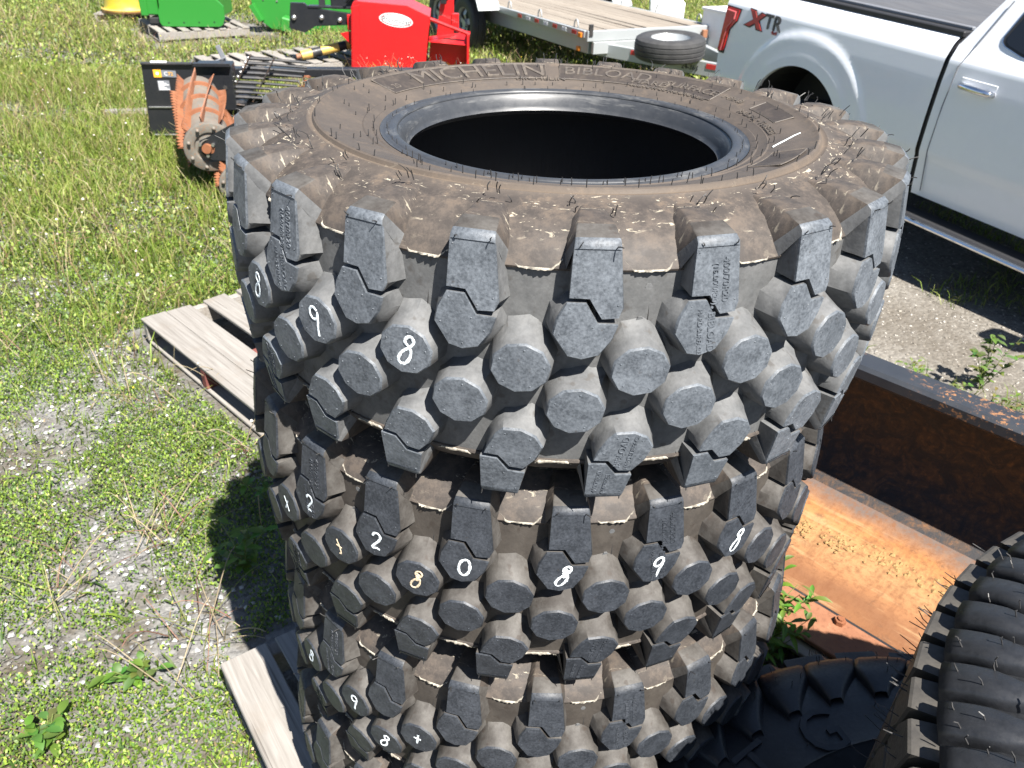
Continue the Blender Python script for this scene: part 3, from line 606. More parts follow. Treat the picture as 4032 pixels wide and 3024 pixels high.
blades('meadow_grass', x, y, RNG.uniform(.05, .2, n), RNG.uniform(.0016, .0038, n), cols(n, [G1, G2, G3, DRY, PALE], [2, 4, 4, 1.6, .8]), 1.0, 'ragged green meadow grass left of the tyre stack')
x, y = rejection(170000, (-15, 13, 7.5, 23), lambda x, y: .35+.65*tall(x, y)); n = len(x)
blades('far_grass', x, y, RNG.uniform(.07, .24, n), RNG.uniform(.003, .006, n), cols(n, [G1, G2, G3, DRY, PALE], [2, 4, 5, 2.2, 1.2]), .9, 'tall sunlit grass around the far machines and trailer')
x, y = rejection(16000, (-9, 1.2, -.6, 12), lambda x, y: np.clip((fbm(x+5, y+1, .9, 61)-.36)/.2, .06, 1)*np.clip(.25+y*.2, .2, 1)); n = len(x)
blades('dry_stalks', x, y, RNG.uniform(.10, .34, n), RNG.uniform(.0010, .0019, n), cols(n, [DRY, PALE, PINK, G3], [3, 3, 2, 2]), .9, 'thin dry dandelion stalks standing above the grass', .3, .9)
# gravel stones
def stones(name, nn, box, smin, smax, label, pal, mask):
    x = RNG.uniform(box[0], box[1], nn); y = RNG.uniform(box[2], box[3], nn); ok = inview(x, y) & free(x, y) & mask(x, y); x, y = x[ok], y[ok]; n = len(x)
    s = smin+(smax-smin)*RNG.random(n)**3; z = gz(x, y)+.006+s*.15; D = np.array([(1, 0, 0), (-1, 0, 0), (0, 1, 0), (0, -1, 0), (0, 0, 1), (.6, .6, .5), (-.6, .5, .6), (.1, -.7, .65)])
    T = np.array([(0, 2, 5), (5, 2, 6), (2, 1, 6), (1, 3, 6), (3, 7, 6), (3, 0, 7), (0, 5, 7), (5, 6, 4), (6, 7, 4), (7, 5, 4)])
    a = RNG.uniform(0, 2*PI, n); k = RNG.uniform(.6, 1.4, (n, 8, 1)); L = D[None]*k*s[:, None, None]*np.array([1, .8, .55]); c, q = np.cos(a)[:, None], np.sin(a)[:, None]
    V = np.stack([L[..., 0]*c-L[..., 1]*q+x[:, None], L[..., 0]*q+L[..., 1]*c+y[:, None], L[..., 2]+z[:, None]], -1).reshape(-1, 3)
    F = (np.arange(n)[:, None, None]*8+T[None]).reshape(-1, 3); C = np.repeat(cols(n, pal, [1]*len(pal), .3), 8, axis=0)
    return tag(fastmesh(name, V, F, 3, M['stone'], C), label, 'gravel', kind='stuff')
SP = [(.2, .2, .2), (.3, .297, .29), (.15, .147, .142), (.23, .22, .2), (.38, .375, .365)]
stones('gravel_stones', 42000, (-3.4, 1.2, -1, 4.5), .003, .015, 'grey crushed stones showing between the clover', SP, lambda x, y: ~inlot(x, y) & (RNG.random(len(x)) < np.clip(1.15-cover(x, y), .1, 1)))
stones('lot_stones', 30000, (.9, 7, -.9, 5.6), .003, .011, 'tan loose gravel around the parked truck', [(.22, .2, .17), (.3, .28, .25), (.17, .15, .125), (.36, .34, .31)], inlot)
x = RNG.uniform(.9, 6, 26000); y = RNG.uniform(.8, 5.6, 26000); k = inview(x, y) & free(x, y) & (RNG.random(26000) < np.clip((fbm(x+3, y+8, 1.6, 71)-.5)/.15, 0, 1)) & (x-lot_edge(y) < 1.9)
x, y = x[k], y[k]; n = len(x); blades('lot_weeds', x, y, RNG.uniform(.02, .10, n), RNG.uniform(.0015, .004, n), cols(n, [G1, G2, G3, DRY], [3, 4, 3, 1]), 1.4, 'sparse weeds on the gravel between bucket and truck')
# dandelion clocks and small yellow flowers
def dots(name, nn, box, r, hh, pal, label):
    x, y = rejection(nn, box, lambda x, y: .2+.8*tall(x, y)); n = len(x); z = gz(x, y)+RNG.uniform(hh[0], hh[1], n); s = r*RNG.uniform(.6, 1.2, n)
    D = np.array([(1, 0, 0), (-1, 0, 0), (0, 1, 0), (0, -1, 0), (0, 0, .8), (0, 0, -.8)]); T = np.array([(0, 2, 4), (2, 1, 4), (1, 3, 4), (3, 0, 4), (2, 0, 5), (1, 2, 5), (3, 1, 5), (0, 3, 5)])
    V = (D[None]*s[:, None, None]+np.stack([x, y, z], -1)[:, None]).reshape(-1, 3); F = (np.arange(n)[:, None, None]*6+T[None]).reshape(-1, 3)
    return tag(fastmesh(name, V, F, 3, M['stone'], np.repeat(cols(n, pal, [1]*len(pal), .15), 6, axis=0)), label, 'flowers', kind='stuff')
dots('dandelion_clocks', 900, (-8, 1, .5, 9), .010, (.1, .3), [(.6, .57, .5), (.45, .42, .36)], 'small white dandelion clocks in the meadow')
dots('yellow_flowers', 420, (-9, 1, -.5, 13), .008, (.03, .2), [(.75, .6, .02)], 'small yellow wildflowers scattered in the grass')

# leafy weeds that stand out one by one
def weed(loc, h, nst, nl, ll, lw, label, group=None, spread=.5, seed=1, col=(.085, .155, .025)):
    rr = random.Random(seed); e = empty('leafy_weed', loc, label, 'weed', group)
    b = MB(); lv = []; 
    for s_ in range(nst):
        a = rr.uniform(0, 2*PI); sp_ = rr.uniform(.1, 1)*spread; top = Vector((math.cos(a)*sp_*h, math.sin(a)*sp_*h, h*rr.uniform(.6, 1))); pts = [Vector((0, 0, -.01)) + (Vector((0, 0, 0)).lerp(top, k/5)) + Vector((0, 0, .12*h*math.sin(PI*k/5))) for k in range(6)]
        b.tube(pts, [.0022*(1-.12*k) for k in range(6)], 5)
        for k in range(nl):
            tt = rr.uniform(.12, 1); i = min(4, int(tt*5)); p = pts[i].lerp(pts[i+1], tt*5-i); lv.append((p, rr.uniform(0, 2*PI), rr.uniform(.1, .9), ll*rr.uniform(.6, 1.15)))
    b.build('stem', M['leaf_stem'], e)
    V = []; F = []; C = []
    for p, a, el, L in lv:
        d = Vector((math.cos(a)*math.cos(el), math.sin(a)*math.cos(el), math.sin(el))); sd_ = Vector((-math.sin(a), math.cos(a), rr.uniform(-.3, .3))); o = len(V); cc = [c_*rr.uniform(.7, 1.4) for c_ in col]
        for k, (t_, wq) in enumerate(((0, .12), (.3, .9), (.6, 1), (.85, .5), (1, .03))):
            c0 = p + d*L*t_ + Vector((0, 0, -L*.35*t_*t_)); up = Vector((0, 0, L*.06*wq))
            V += [c0 - sd_*lw*wq + up, c0, c0 + sd_*lw*wq + up]; C += [cc]*3
            if k: F += [(o+3*k-3, o+3*k-2, o+3*k+1, o+3*k), (o+3*k-2, o+3*k-1, o+3*k+2, o+3*k+1)]
    f = fastmesh('foliage', np.array([tuple(v) for v in V]), np.array(F), 4, M['leaf'], np.array(C), True); f.parent = e
    return e
t = NT('leaf_stem'); t.set((.12, .15, .04, 1), .6); M['leaf_stem'] = t.m
weed((-1.02, -.28, 0), .07, 8, 5, .04, .010, 'broad-leaved green weed at the lower left corner', seed=2, spread=1.3)
weed((-1.28, -.10, 0), .09, 7, 6, .05, .012, 'dark broad-leaved weed at the bottom left edge of the picture', seed=3, spread=1.2, col=(.085, .16, .03))
weed((-.78, -.33, 0), .06, 7, 6, .045, .012, 'small broad-leaved weed left of the front pallet corner', seed=21, spread=1.4, col=(.1, .18, .03))
weed((-1.16, .12, 0), .07, 7, 6, .05, .011, 'low leafy weed between gravel patches at the lower left', seed=22, spread=1.3, col=(.09, .16, .03))
weed((-.99, .60, 0), .22, 6, 9, .06, .011, 'leafy weed standing in the shadow left of the stack', seed=4, spread=.6)
weed((-1.02, .95, 0), .15, 5, 8, .05, .012, 'small weed in the shadow beside the upper tyres', seed=5, spread=.8)
weed((.68, .40, 0), .40, 12, 16, .06, .007, 'narrow-leaved green weed between tyre stack and rusty bucket', seed=6, spread=.45, col=(.1, .18, .03))
weed((.66, .30, 0), .30, 9, 14, .06, .007, 'lower narrow-leaved weed at the foot of the stack by the bucket', seed=16, spread=.5, col=(.1, .18, .03))
weed((2.12, 2.15, 0), .34, 7, 14, .055, .011, 'tall leafy weed behind the bucket rim in front of the truck', seed=7, spread=.5, col=(.09, .16, .035))
weed((1.75, 1.95, 0), .22, 9, 12, .04, .007, 'low bushy weed along the back of the bucket rim', seed=8, spread=.9, col=(.12, .17, .04))
weed((1.95, 1.75, 0), .25, 9, 12, .04, .007, 'bushy weed behind the right end of the bucket rim', seed=9, spread=.9, col=(.13, .17, .045))

# ------------------------------------------------------------ pallets
def bd(name, e, c, d, mat='wood_grey', ch=.003, rz=0): 
    b = MB(); b.box((0, 0, 0), d, None, 0, .002, ch); o = b.build(name, M[mat], e); o.location = c; o.rotation_euler = (random.uniform(-.004, .004), random.uniform(-.004, .004), rz+random.uniform(-.008, .008)); return o
def pallet(loc, ang, L, W, boards, label, group='weathered wooden pallets', th=.017, h=.13, bot=True, red=False, rot=(0, 0)):
    """boards run along local x (length L), spread over local y by (offset, width)"""
    e = empty('wooden_pallet', loc, label, 'pallet', group, (rot[0], rot[1], R(ang)))
    for yo, wd in boards: bd('deck_board', e, (L/2+random.uniform(-.008, .008), yo+wd/2, h-th/2), (L, wd, th))
    sh = h - th - (th if bot else 0)
    for i, xo in enumerate((.022, L/2, L-.022)):
        bd('stringer', e, (xo, W/2, (th if bot else 0)+sh/2), (.042, W-.004, sh-.001), 'wood_red' if (red and i == 1) else 'wood_grey')
    if bot:
        for yo in (.0, W*.45, W-.09): bd('bottom_board', e, (L/2, yo+.045, th/2), (L-.004, .088, th-.001))
    return e
pallet((-.872, .109, 0), -51.5, 1.22, 1.02, [(0, .135), (.165, .09), (.29, .09), (.42, .135), (.6, .09), (.75, .09), (.885, .135)], 'weathered pallet under the stack of lugged tyres')
pallet((-2.035, 2.085, 0), -41.2, 1.25, 1.1, [(0, .125), (.128, .125), (.325, .125), (.51, .13), (.71, .12), (.9, .13)], 'empty grey pallet with a red stringer left of the tyre stack', red=True)
BA = -41.5; bu = Vector((math.cos(R(BA)), math.sin(R(BA)), 0)); bp_ = Vector((-bu.y, bu.x, 0)); BO = Vector((.783, .564, 0))
pallet(tuple(BO + bu*-.30 + bp_*-.185), BA, 1.3, .9, [(0, .12), (.15, .1), (.3, .1), (.45, .12), (.62, .1), (.78, .1)], 'pallet under the rusty loader bucket')

# ------------------------------------------------------------ rusty loader bucket
bk = empty('loader_bucket', tuple(BO), 'rusty loader bucket with black painted rim lying right of the stack', 'bucket', None, (0, 0, R(BA)))
U0, U1 = -.55, 1.45
prof = [(.0, .1515), (.12, .152), (.30, .158), (.42, .172), (.52, .20), (.60, .25), (.655, .33), (.675, .43), (.665, .53), (.635, .62), (.60, .675)]
def strip(prof, u0, u1, n=40, off=0):
    rows = []
    for i in range(n+1):
        u = u0+(u1-u0)*i/n; rows.append([(u, p+off*.4, z+off*-1) for p, z in prof])
    return rows
fine = spline(prof, 4)
b = MB(); b.grid(strip([q for q in fine if q[1] < .205], U0, U1)); b.build('bucket_floor', M['rust_floor'], bk, True)
b = MB(); b.grid(strip([q for q in fine if q[1] >= .197], U0, U1)); b.build('back_wall', M['rust_wall'], bk, True)
b = MB(); b.grid(strip([(p+.012, z-.012) for p, z in fine if z < .66], U0, U1)); b.build('outer_skin', M['black_paint_worn'], bk, True)
b = MB(); b.box(((U0+U1)/2, .545, .693), (U1-U0+.03, .115, .055), None, 0, 0, .012); b.build('rim_bar', M['black_paint_worn'], bk)
b = MB(); b.box(((U0+U1)/2, -.072, .150), (U1-U0, .15, .018), Matrix.Rotation(R(2), 3, 'X'), 0, 0, .003); ce_ = b.build('cutting_edge', M['rust_edge'], bk)
b = MB(); b.box(((U0+U1)/2, .004, .1555), (U1-U0, .016, .012), None, 0, 0, .003); b.build('weld_bead', M['dark_steel'], bk)
for i in range(7):
    b = MB(); u = U0+.2+.283*i; b.prism([(u+.017*math.cos(PI*k/3+.3), -.022+.017*math.sin(PI*k/3+.3)) for k in range(6)], .156, .176); b.prism([(u+.009*math.cos(PI*k/4), -.022+.009*math.sin(PI*k/4)) for k in range(8)], .176, .182); b.build('edge_bolt', M['rust_orange'], ce_)
for u in (U0, U1):
    b = MB(); b.prism([(p, z) for p, z in [(-.14, .145)] + prof + [(.5, .70), (.35, .62), (.05, .3)]], u-.008, u+.008, lambda p, h_: (h_, p[0], p[1])); b.build('side_plate', M['rust_wall'], bk)
rr = random.Random(4); b = MB()
for i in range(520):
    u = rr.uniform(U0+.05, U1-.05); p = .30 + .05*math.sin(u*5) + rr.gauss(0, .028); s_ = rr.uniform(.003, .011); z = .161 + max(0, p-.36)*.25
    q = Matrix.Rotation(rr.uniform(0, 6), 3, 'Z'); b.add([q @ Vector((x_*s_*rr.uniform(.7, 1.3), y_*s_*rr.uniform(.7, 1.3), z_*s_*.7)) + Vector((u, p, z)) for x_, y_, z_ in ((1, 0, 0), (0, 1, 0), (-1, 0, 0), (0, -1, 0), (0, 0, 1), (0, 0, -.4))], [(0, 1, 4), (1, 2, 4), (2, 3, 4), (3, 0, 4), (1, 0, 5), (2, 1, 5), (3, 2, 5), (0, 3, 5)])
t = NT('dirt_crumb'); n = t.noise(60, 3); t.set(t.mix(n, (.2, .12, .05), (.34, .22, .1)), .95, 0, .1); M['dirt_crumb'] = t.m
tag(b.build('dirt_crumbs', M['dirt_crumb'], None, loc=tuple(BO)), 'dry dirt crumbs lying along the floor of the bucket', 'dirt', None, 'stuff').rotation_euler = (0, 0, R(BA))

# ------------------------------------------------------------ the two black tyres in the lower right corner
def block_tyre(loc, Rr, hw, ph, label, letters, tilt=(0, 0), nl=40, ribw=.28, rs=.76, group='black farm tyres lying beside the camera', zig=True):
    e = empty('farm_tyre', loc, label, 'tyre', group, (tilt[0], tilt[1], R(ph)))
    P_ = lambda a, r, z: Vector((r*math.cos(a), r*math.sin(a), z))
    sw = [(.40, .80), (.43, .86), (.48, .90), (.58, .985), (.68, 1.015), (.685, 1.03), (.692, 1.015), (.76, 1.01), (.82, .98), (.88, .93), (.92, .85), (.935, .78)]
    for sg in (1, -1):
        b = MB(); b.lathe([(r*Rr, z*hw*sg) for r, z in sw], 120); b.build('sidewall', M['rubber_new'], e, True, 45)
        b = MB(); b.lathe([(.40*Rr, .80*hw*sg), (.385*Rr, .79*hw*sg), (.375*Rr, .70*hw*sg), (.40*Rr, .66*hw*sg)], 96); b.build('bead', M['rubber_new'], e, True)
    b = MB(); b.lathe([(.935*Rr, .80*hw), (.955*Rr, .5*hw), (.96*Rr, 0), (.955*Rr, -.5*hw), (.935*Rr, -.80*hw)], 120); b.build('tread_band', M['rubber_new'], e, True)
    b = MB(); b.lathe([(.40*Rr, .66*hw), (.7*Rr, .86*hw), (.86*Rr, .7*hw), (.9*Rr, 0), (.86*Rr, -.7*hw), (.7*Rr, -.86*hw), (.4*Rr, -.66*hw)], 96); b.build('inner_liner', M['rubber_liner'], e, True)
    st = 2*PI/nl; RIBX = [(-1.0, 0), (-.985, .55), (-.95, .88), (-.8, .98), (0, 1.02), (.72, .98), (.9, .84), (.97, .5), (1.0, 0)]
    # curved shoulder ribs over the upper edge
    for sg in (1, -1):
        b = MB(); rows = []
        for i in range(9):
            k = i/8; r = (rs+(.95-rs)*k**.8)*Rr; z = hw*(1.02 - .15*k**2.2); wd = st*(.10+.05*(ribw > .33)+ribw*min(1, 1.6*k)); sk = st*.55*(1-k)
            up = (.009 if ribw < .33 else .004)*min(1, 3*k)+.002; rows.append([P_(wd*q_+sk, r-.02*(1-g_)+up*k*g_, (z-.014*(1-g_)+up*(1-k)*g_)*sg) for q_, g_ in RIBX])
        rows.append([P_(st*(.10+ribw*.95)*q, .945*Rr, hw*.70*sg) for q, g_ in RIBX])
        b.grid(rows); me = b.mesh('shoulder_rib', M['rubber_new'], True)
        for k in range(nl): inst('shoulder_rib', me, e, rot=(0, 0, st*k))
    # three rows of slanted tread blocks
    for row, zc in enumerate((.60, .2, -.2, -.60)):
        b = MB(); hh = hw*.17; q = [(-.42, -1), (.30, -1.05), (.44, -.1), (.40, 1), (-.30, 1.05), (-.46, .15)]
        top = [P_(st*(x+.25*y_), 1.0*Rr, zc*hw+hh*y_) for x, y_ in q]; ch_ = [P_(st*(x*1.06+.25*y_), .995*Rr, zc*hw+hh*1.04*y_) for x, y_ in q]; bot = [P_(st*(x*1.16+.25*y_), .95*Rr, zc*hw+hh*1.12*y_) for x, y_ in q]
        b.add(top+ch_+bot, [tuple(range(6))] + [(i+6*k, (i+1) % 6+6*k, (i+1) % 6+6*(k+1), i+6*(k+1)) for k in (0, 1) for i in range(6)]); me = b.mesh('tread_block', M['rubber_block'])
        for k in range(nl): inst('tread_block', me, e, rot=(0, 0, st*(k+.33*row)))
    rr = random.Random(8); b = MB()
    def hair(p, d, L): d = Vector(d).normalized(); qv = Vector((rr.uniform(-1, 1), rr.uniform(-1, 1), rr.uniform(-1, 1)))*.25; b.tube([p-d*.002, p+d*L*.6, p+(d+qv)*L], [.0010, .0010, .0008], 4)
    for k in range(nl):
        for j in range(4): a = st*(k+rr.uniform(-.35, .35)); kk = rr.uniform(.3, 1); hair(P_(a, (rs+(.95-rs)*kk**.8)*Rr+.003, hw*(1.02-.15*kk**2.2)+.006), P_(a, kk*.8, 1), rr.uniform(.008, .018))
        for j in range(8): a = st*(k+rr.uniform(-.4, .4)); hair(P_(a, 1.0*Rr, rr.choice((.6, .5, .2, -.2, .7))*hw), P_(a, 1, rr.uniform(0, .5)), rr.uniform(.016, .03))
        a = st*(k+rr.random()); r = rr.uniform(.6, .8); hair(P_(a, r*Rr, hw*(.98+.03*(r > .66))), (0, 0, 1), rr.uniform(.008, .015))
    tag(b.build('rubber_hairs', M['rubber_hair'], e), kind='stuff')
    for body, size, a0, r0 in letters:
        f = lambda v: (lambda r, a: Vector((r*math.cos(a), r*math.sin(a), hw*1.0+.003+v.z)))(r0*Rr+v.y, R(a0) - v.x/(r0*Rr))
        text_obj(body, size, .004, f, 'lettering', M['rubber_new'], e)
    return e
block_tyre((.84, -.86, .14+.245), .80, .245, 5, 'black tyre lying flat in shade at the bottom right, raised letters', [('T', .13, 126, .735), ('G', .13, 110.7, .735)], ribw=.37, rs=.81)
block_tyre((1.185, -.935, .635+.29), .75, .29, 2, 'black tyre with hairy tread stacked on the shaded one, lower right corner', [], nl=66, ribw=.32)
pallet((.30, -1.15, 0), 20, 1.25, 1.1, [(0, .12), (.2, .12), (.4, .12), (.6, .12), (.8, .12), (.98, .12)], 'pallet under the two black tyres')

# clumps of long pale and pink dandelion stalks lying over the gravel
rr = random.Random(12); V = []; F = []; C = []
def stalk(p0, a, L, rise, col, r=.0013):
    pts = []; d = Vector((math.cos(a), math.sin(a), 0)); sd_ = Vector((-d.y, d.x, 0)); bend = rr.uniform(-.25, .25)
    for k in range(7): q = k/6; pts.append(Vector(p0) + d*L*q*(1-.1*q) + sd_*bend*L*q*q + Vector((0, 0, rise*math.sin(min(1, q*.9)*PI*.62) + .004)))
    b = MB(); b.tube(pts, [r*(1.25-.5*k/6) for k in range(7)], 5); o = len(V); V.extend(b.v); F.extend([f + (f[-1],)*0 for f in [tuple(i+o for i in f) for f in b.f] if len(f) == 4]); C.extend([col]*len(b.v))
PK, TN, GN = (.3, .16, .12), (.42, .34, .22), (.2, .22, .07)
for cx, cy, n_, L0 in ((-1.36, .72, 24, .30), (-1.02, .33, 16, .24), (-.98, .12, 10, .22), (-1.75, 1.5, 14, .22), (-1.42, 1.75, 10, .26), (-1.55, .4, 12, .26), (-2.2, 2.5, 14, .3), (-2.6, 1.9, 14, .28), (-1.9, 3.2, 16, .34), (-2.9, 3.4, 20, .36), (-1.2, 1.28, 8, .2), (-1.75, -.05, 10, .22), (-3.4, 4.6, 20, .4), (-2.3, 4.4, 20, .38), (-4.2, 6, 24, .4)):
    for i in range(n_):
        c_ = rr.choice((PK, TN, TN, GN)); k = rr.uniform(.7, 1.25); stalk((cx+rr.gauss(0, .05), cy+rr.gauss(0, .05), 0), rr.uniform(0, 2*PI), L0*rr.uniform(.4, 1.1), rr.uniform(.02, .2), tuple(q*k for q in c_), rr.uniform(.001, .0019))
tag(fastmesh('dandelion_stalks', np.array([tuple(v) for v in V]), np.array(F), 4, M['leaf'], np.array(C)), 'long pink and straw coloured dandelion stalks sprawling over the gravel', 'stalks', kind='stuff')

# ------------------------------------------------------------ white pickup truck
t = NT('glass_dark'); t.set((.012, .014, .018, 1), .06, 0, .6); M['glass_dark'] = t.m
t = NT('tail_red'); t.set((.5, .008, .014, 1), .12, 0, .6, .5); M['tail_red'] = t.m
t = NT('tail_pale'); t.set((.55, .12, .13, 1), .15, 0, .5); M['tail_pale'] = t.m
t = NT('chrome'); t.set((.75, .75, .76, 1), .12, 1); M['chrome'] = t.m
t = NT('tonneau'); n = t.noise(3, 4, .5, t.mapping((1, 4, 1))); n2 = t.noise(200, 2); t.set(t.mix(n, (.055, .055, .06), (.11, .108, .108)), .5, 0, .4); t.bump(n, .5, .03); M['tonneau'] = t.m
t = NT('black_plastic'); n = t.noise(90, 3); t.set(t.mix(n, (.018, .018, .02), (.032, .032, .034)), .5, 0, .4); M['black_plastic'] = t.m
paint('badge_grey', (.05, .052, .055), .4); paint('badge_red', (.42, .035, .03), .4); paint('badge_black', (.012, .012, .013), .4)
tk = empty('pickup_truck', (1.143, 5.437, 0), 'white pickup truck with grey bed cover parked on the gravel', 'truck', None, (0, math.atan(.037), -1.024))
def yo(z): return float(np.interp(z, [.5, .62, .78, .80, 1.0, 1.20, 1.325, 1.335, 1.38, 1.41, 1.44], [.06, .035, .012, .0, -.006, -.004, .006, .010, .030, .045, .075]))
AC, AZ, AR = .885, .60, .455
def flare(s, z):
    rho = math.hypot(s-.90, z-.62); k = float(np.interp(rho, [0, .50, .535, .56, .625, .665], [1.25, 1.25, 1.0, .92, .9, 0])); return -.014*k
W = 2.0; TW = [M['truck_white']]
def side_rows(s0, s1, zb, ztop, n, arch=False, mirror=False):
    rows = []
    for i in range(n+1):
        s = s0+(s1-s0)*i/n; bot = zb
        if arch and abs(s-AC) < AR: bot = max(zb, AZ+math.sqrt(AR*AR-(s-AC)**2))
        zs = list(np.linspace(bot, 1.10, 18)) + list(np.linspace(1.12, 1.325, 11)) + [z for z in (1.335, 1.36, 1.38, 1.395, 1.41, 1.425, 1.44) if z <= ztop+.001]
        y = lambda z: yo(z) + (flare(s, z) if arch else 0)
        r = [(s, y(z), z) for z in zs]; r.insert(0, (s, y(zs[0])+.03, zs[0]-.002)); r.append((s, yo(zs[-1])+.05, zs[-1]+.004))
        if mirror: r = [(a, W-b_, c) for a, b_, c in r]
        rows.append(r)
    return rows
for mr in (False, True):
    b = MB(); b.grid(side_rows(0, 1.925, .63, 1.44, 150, True, mr)); b.build('bed_side', TW, tk, True, 50)
    b = MB(); b.grid(side_rows(1.955, 3.15, .53, 1.41, 30, False, mr)); rd = b.build('rear_door', TW, tk, True, 50)
    b = MB(); b.grid(side_rows(3.162, 4.25, .53, 1.41, 30, False, mr)); fd = b.build('front_door', TW, tk, True, 50)
    yy = (lambda y: W-y) if mr else (lambda y: y)
    b = MB(); b.grid([[(1.925, yy(yo(z)+.012), z) for z in np.linspace(.63, 1.44, 12)], [(1.96, yy(yo(z)+.012), z) for z in np.linspace(.63, 1.44, 12)]]); b.build('cab_gap', M['black_plastic'], tk)
    b = MB(); b.tube([(2.143, yy(.115), 1.66), (2.061, yy(.036), 1.41), (2.025, yy(.000), 1.302), (2.013, yy(-.0065), 1.081), (2.01, yy(-.002), .82), (2.03, yy(.03), .57)], .0035, 5); b.build('door_seam', M['decal_grey'], rd)
    # handle
    hy = yy(-.012)
    b = MB(); b.box((2.187, yy(.004), 1.212), (.235, .012, .10), None, 0, 0, .006); b.build('handle_cup', TW, rd, True, 30)
    b = MB(); b.tube([(2.085, yy(-.002), 1.213), (2.10, yy(-.032), 1.218), (2.19, yy(-.042), 1.216), (2.28, yy(-.032), 1.212), (2.293, yy(-.002), 1.208)], [.016, .018, .019, .018, .015], 10, flat=1.0); b.build('door_handle', M['chrome'], rd, True)
    # greenhouse side with window
    lean = lambda z: .045 + (z-1.41)*.33
    rows = []
    for z in np.linspace(1.41, 1.86, 10):
        sb = 1.957 + (z-1.41)*.52; rows.append([(sb+(4.05-(z-1.41)*1.3-sb)*k/14, yy(lean(z)), z) for k in range(15)])
    b = MB(); b.grid(rows); b.build('cab_upper', TW, tk, True)
    wp = [(2.257, 1.677), (2.2, 1.492), (2.208, 1.468), (2.231, 1.452), (2.342, 1.424), (2.5, 1.412), (3.05, 1.41), (3.08, 1.80), (2.36, 1.80), (2.30, 1.76)]
    for nm, gr, off, mt in (('window_trim', .018, .004, 'chrome'), ('window_seal', .010, .007, 'black_plastic'), ('window_glass', -.012, .010, 'glass_dark')):
        c0 = Vector((2.66, 1.61)); b = MB(); P2 = [Vector(p) + (Vector(p)-c0).normalized()*gr for p in wp]
        b.add([(p.x, yy(lean(p.y)-off), p.y) for p in P2], [tuple(range(len(P2)))]); b.build(nm, M[mt], rd)
    b = MB(); b.add([(p[0], yy(lean(p[1])-.010), p[1]) for p in [(3.18, 1.42), (3.98, 1.42), (3.55, 1.80), (3.2, 1.80)]], [(0, 1, 2, 3)]); b.build('window_glass', M['glass_dark'], fd)
    # running board
    b = MB(); b.box((3.1, yy(-.01), .425), (2.4, .16, .05), None, 0, 0, .012); rb_ = b.build('running_board', M['black_plastic'], tk)
    b = MB(); b.tube([(1.9, yy(-.095), .425), (4.3, yy(-.095), .425)], .014, 8); b.build('chrome_strip', M['chrome'], rb_)
    # wheel well, wheels
    for sx in (AC, AC+3.68):
        b = MB(); b.grid([[(sx+(AR+.01)*math.cos(PI*k/16), yy(y_), AZ+(AR+.01)*math.sin(PI*k/16)) for k in range(17)] for y_ in (.0, .42)]); b.add([(sx-.48, yy(.42), .3), (sx+.48, yy(.42), .3), (sx+.48, yy(.42), 1.1), (sx-.48, yy(.42), 1.1)], [(0, 1, 2, 3)]); b.build('wheel_well', M['black_plastic'], tk)
        q = Matrix.Translation((sx, yy(.18), .40)) @ Matrix.Rotation(PI/2, 4, 'X')
        b = MB(); b.lathe([(.24, -.12), (.33, -.135), (.39, -.125), (.408, -.10), (.412, -.04), (.405, -.036), (.405, -.03), (.412, -.026), (.414, 0), (.412, .026), (.405, .03), (.405, .036), (.412, .04), (.408, .10), (.39, .125), (.33, .135), (.24, .12)], 64, mt=q); wh = b.build('wheel', M['rubber_road'], tk, True, 40)
        b = MB(); b.lathe([(.02, .06), (.06, .07), (.12, .05), (.2, .09), (.235, .115), (.242, .11), (.24, -.1)], 40, mt=Matrix.Translation((sx, yy(.18), .40)) @ Matrix.Rotation(PI/2 if not mr else -PI/2, 4, 'X')); b.build('rim', M['galv'], wh, True)
    # front fender, mirror
    b = MB(); b.grid([[(s, yy(yo(z)+.01*(s > 5.4)*(s-5.4)*20), z*(1-.04*(s-4.27)/1.5) if z > 1.0 else z) for z in list(np.linspace(max(.55, AZ+math.sqrt(max(0, .47**2-(s-AC-3.68)**2))), 1.0, 8)) + [1.1, 1.2, 1.28]] for s in np.linspace(4.265, 5.7, 50)]); b.build('front_fender', TW, tk, True, 50)
    b = MB(); b.box((3.9, yy(-.19), 1.45), (.12, .2, .26), None, 0, 0, .03); mi_ = b.build('side_mirror', M['black_plastic'], tk); b = MB(); b.tube([(3.9, yy(.03), 1.42), (3.92, yy(-.1), 1.4)], .03, 8); b.build('mirror_arm', M['black_plastic'], mi_)
    # tail light
    tl = [(.012, 1.314), (.168, 1.309), (.153, 1.225), (.090, 1.156), (.064, .981), (-.006, .984)]; cc = Vector((.06, 1.2))
    fn = lambda p, h_: (p[0], yy(yo(p[1])+h_), p[1])
    b = MB(); b.prism(tl, .004, -.008, fn); ta = b.build('tail_light', M['badge_black'], tk)
    b = MB(); b.prism([(lambda v: (v.x, v.y))(Vector(p)+(cc-Vector(p))*.09) for p in tl], -.007, -.014, fn); b.build('red_lens', M['tail_red'], ta)
    b = MB(); b.tube([fn(p, -.0145) for p in [(.035, 1.285), (.125, 1.28), (.12, 1.235), (.062, 1.165), (.035, 1.0), (.018, 1.0)]], .0065, 6); b.build('light_guide', M['tail_pale'], ta)
fnb = lambda p, h_: (p[0], yo(p[1])+h_, p[1])
bdg = None
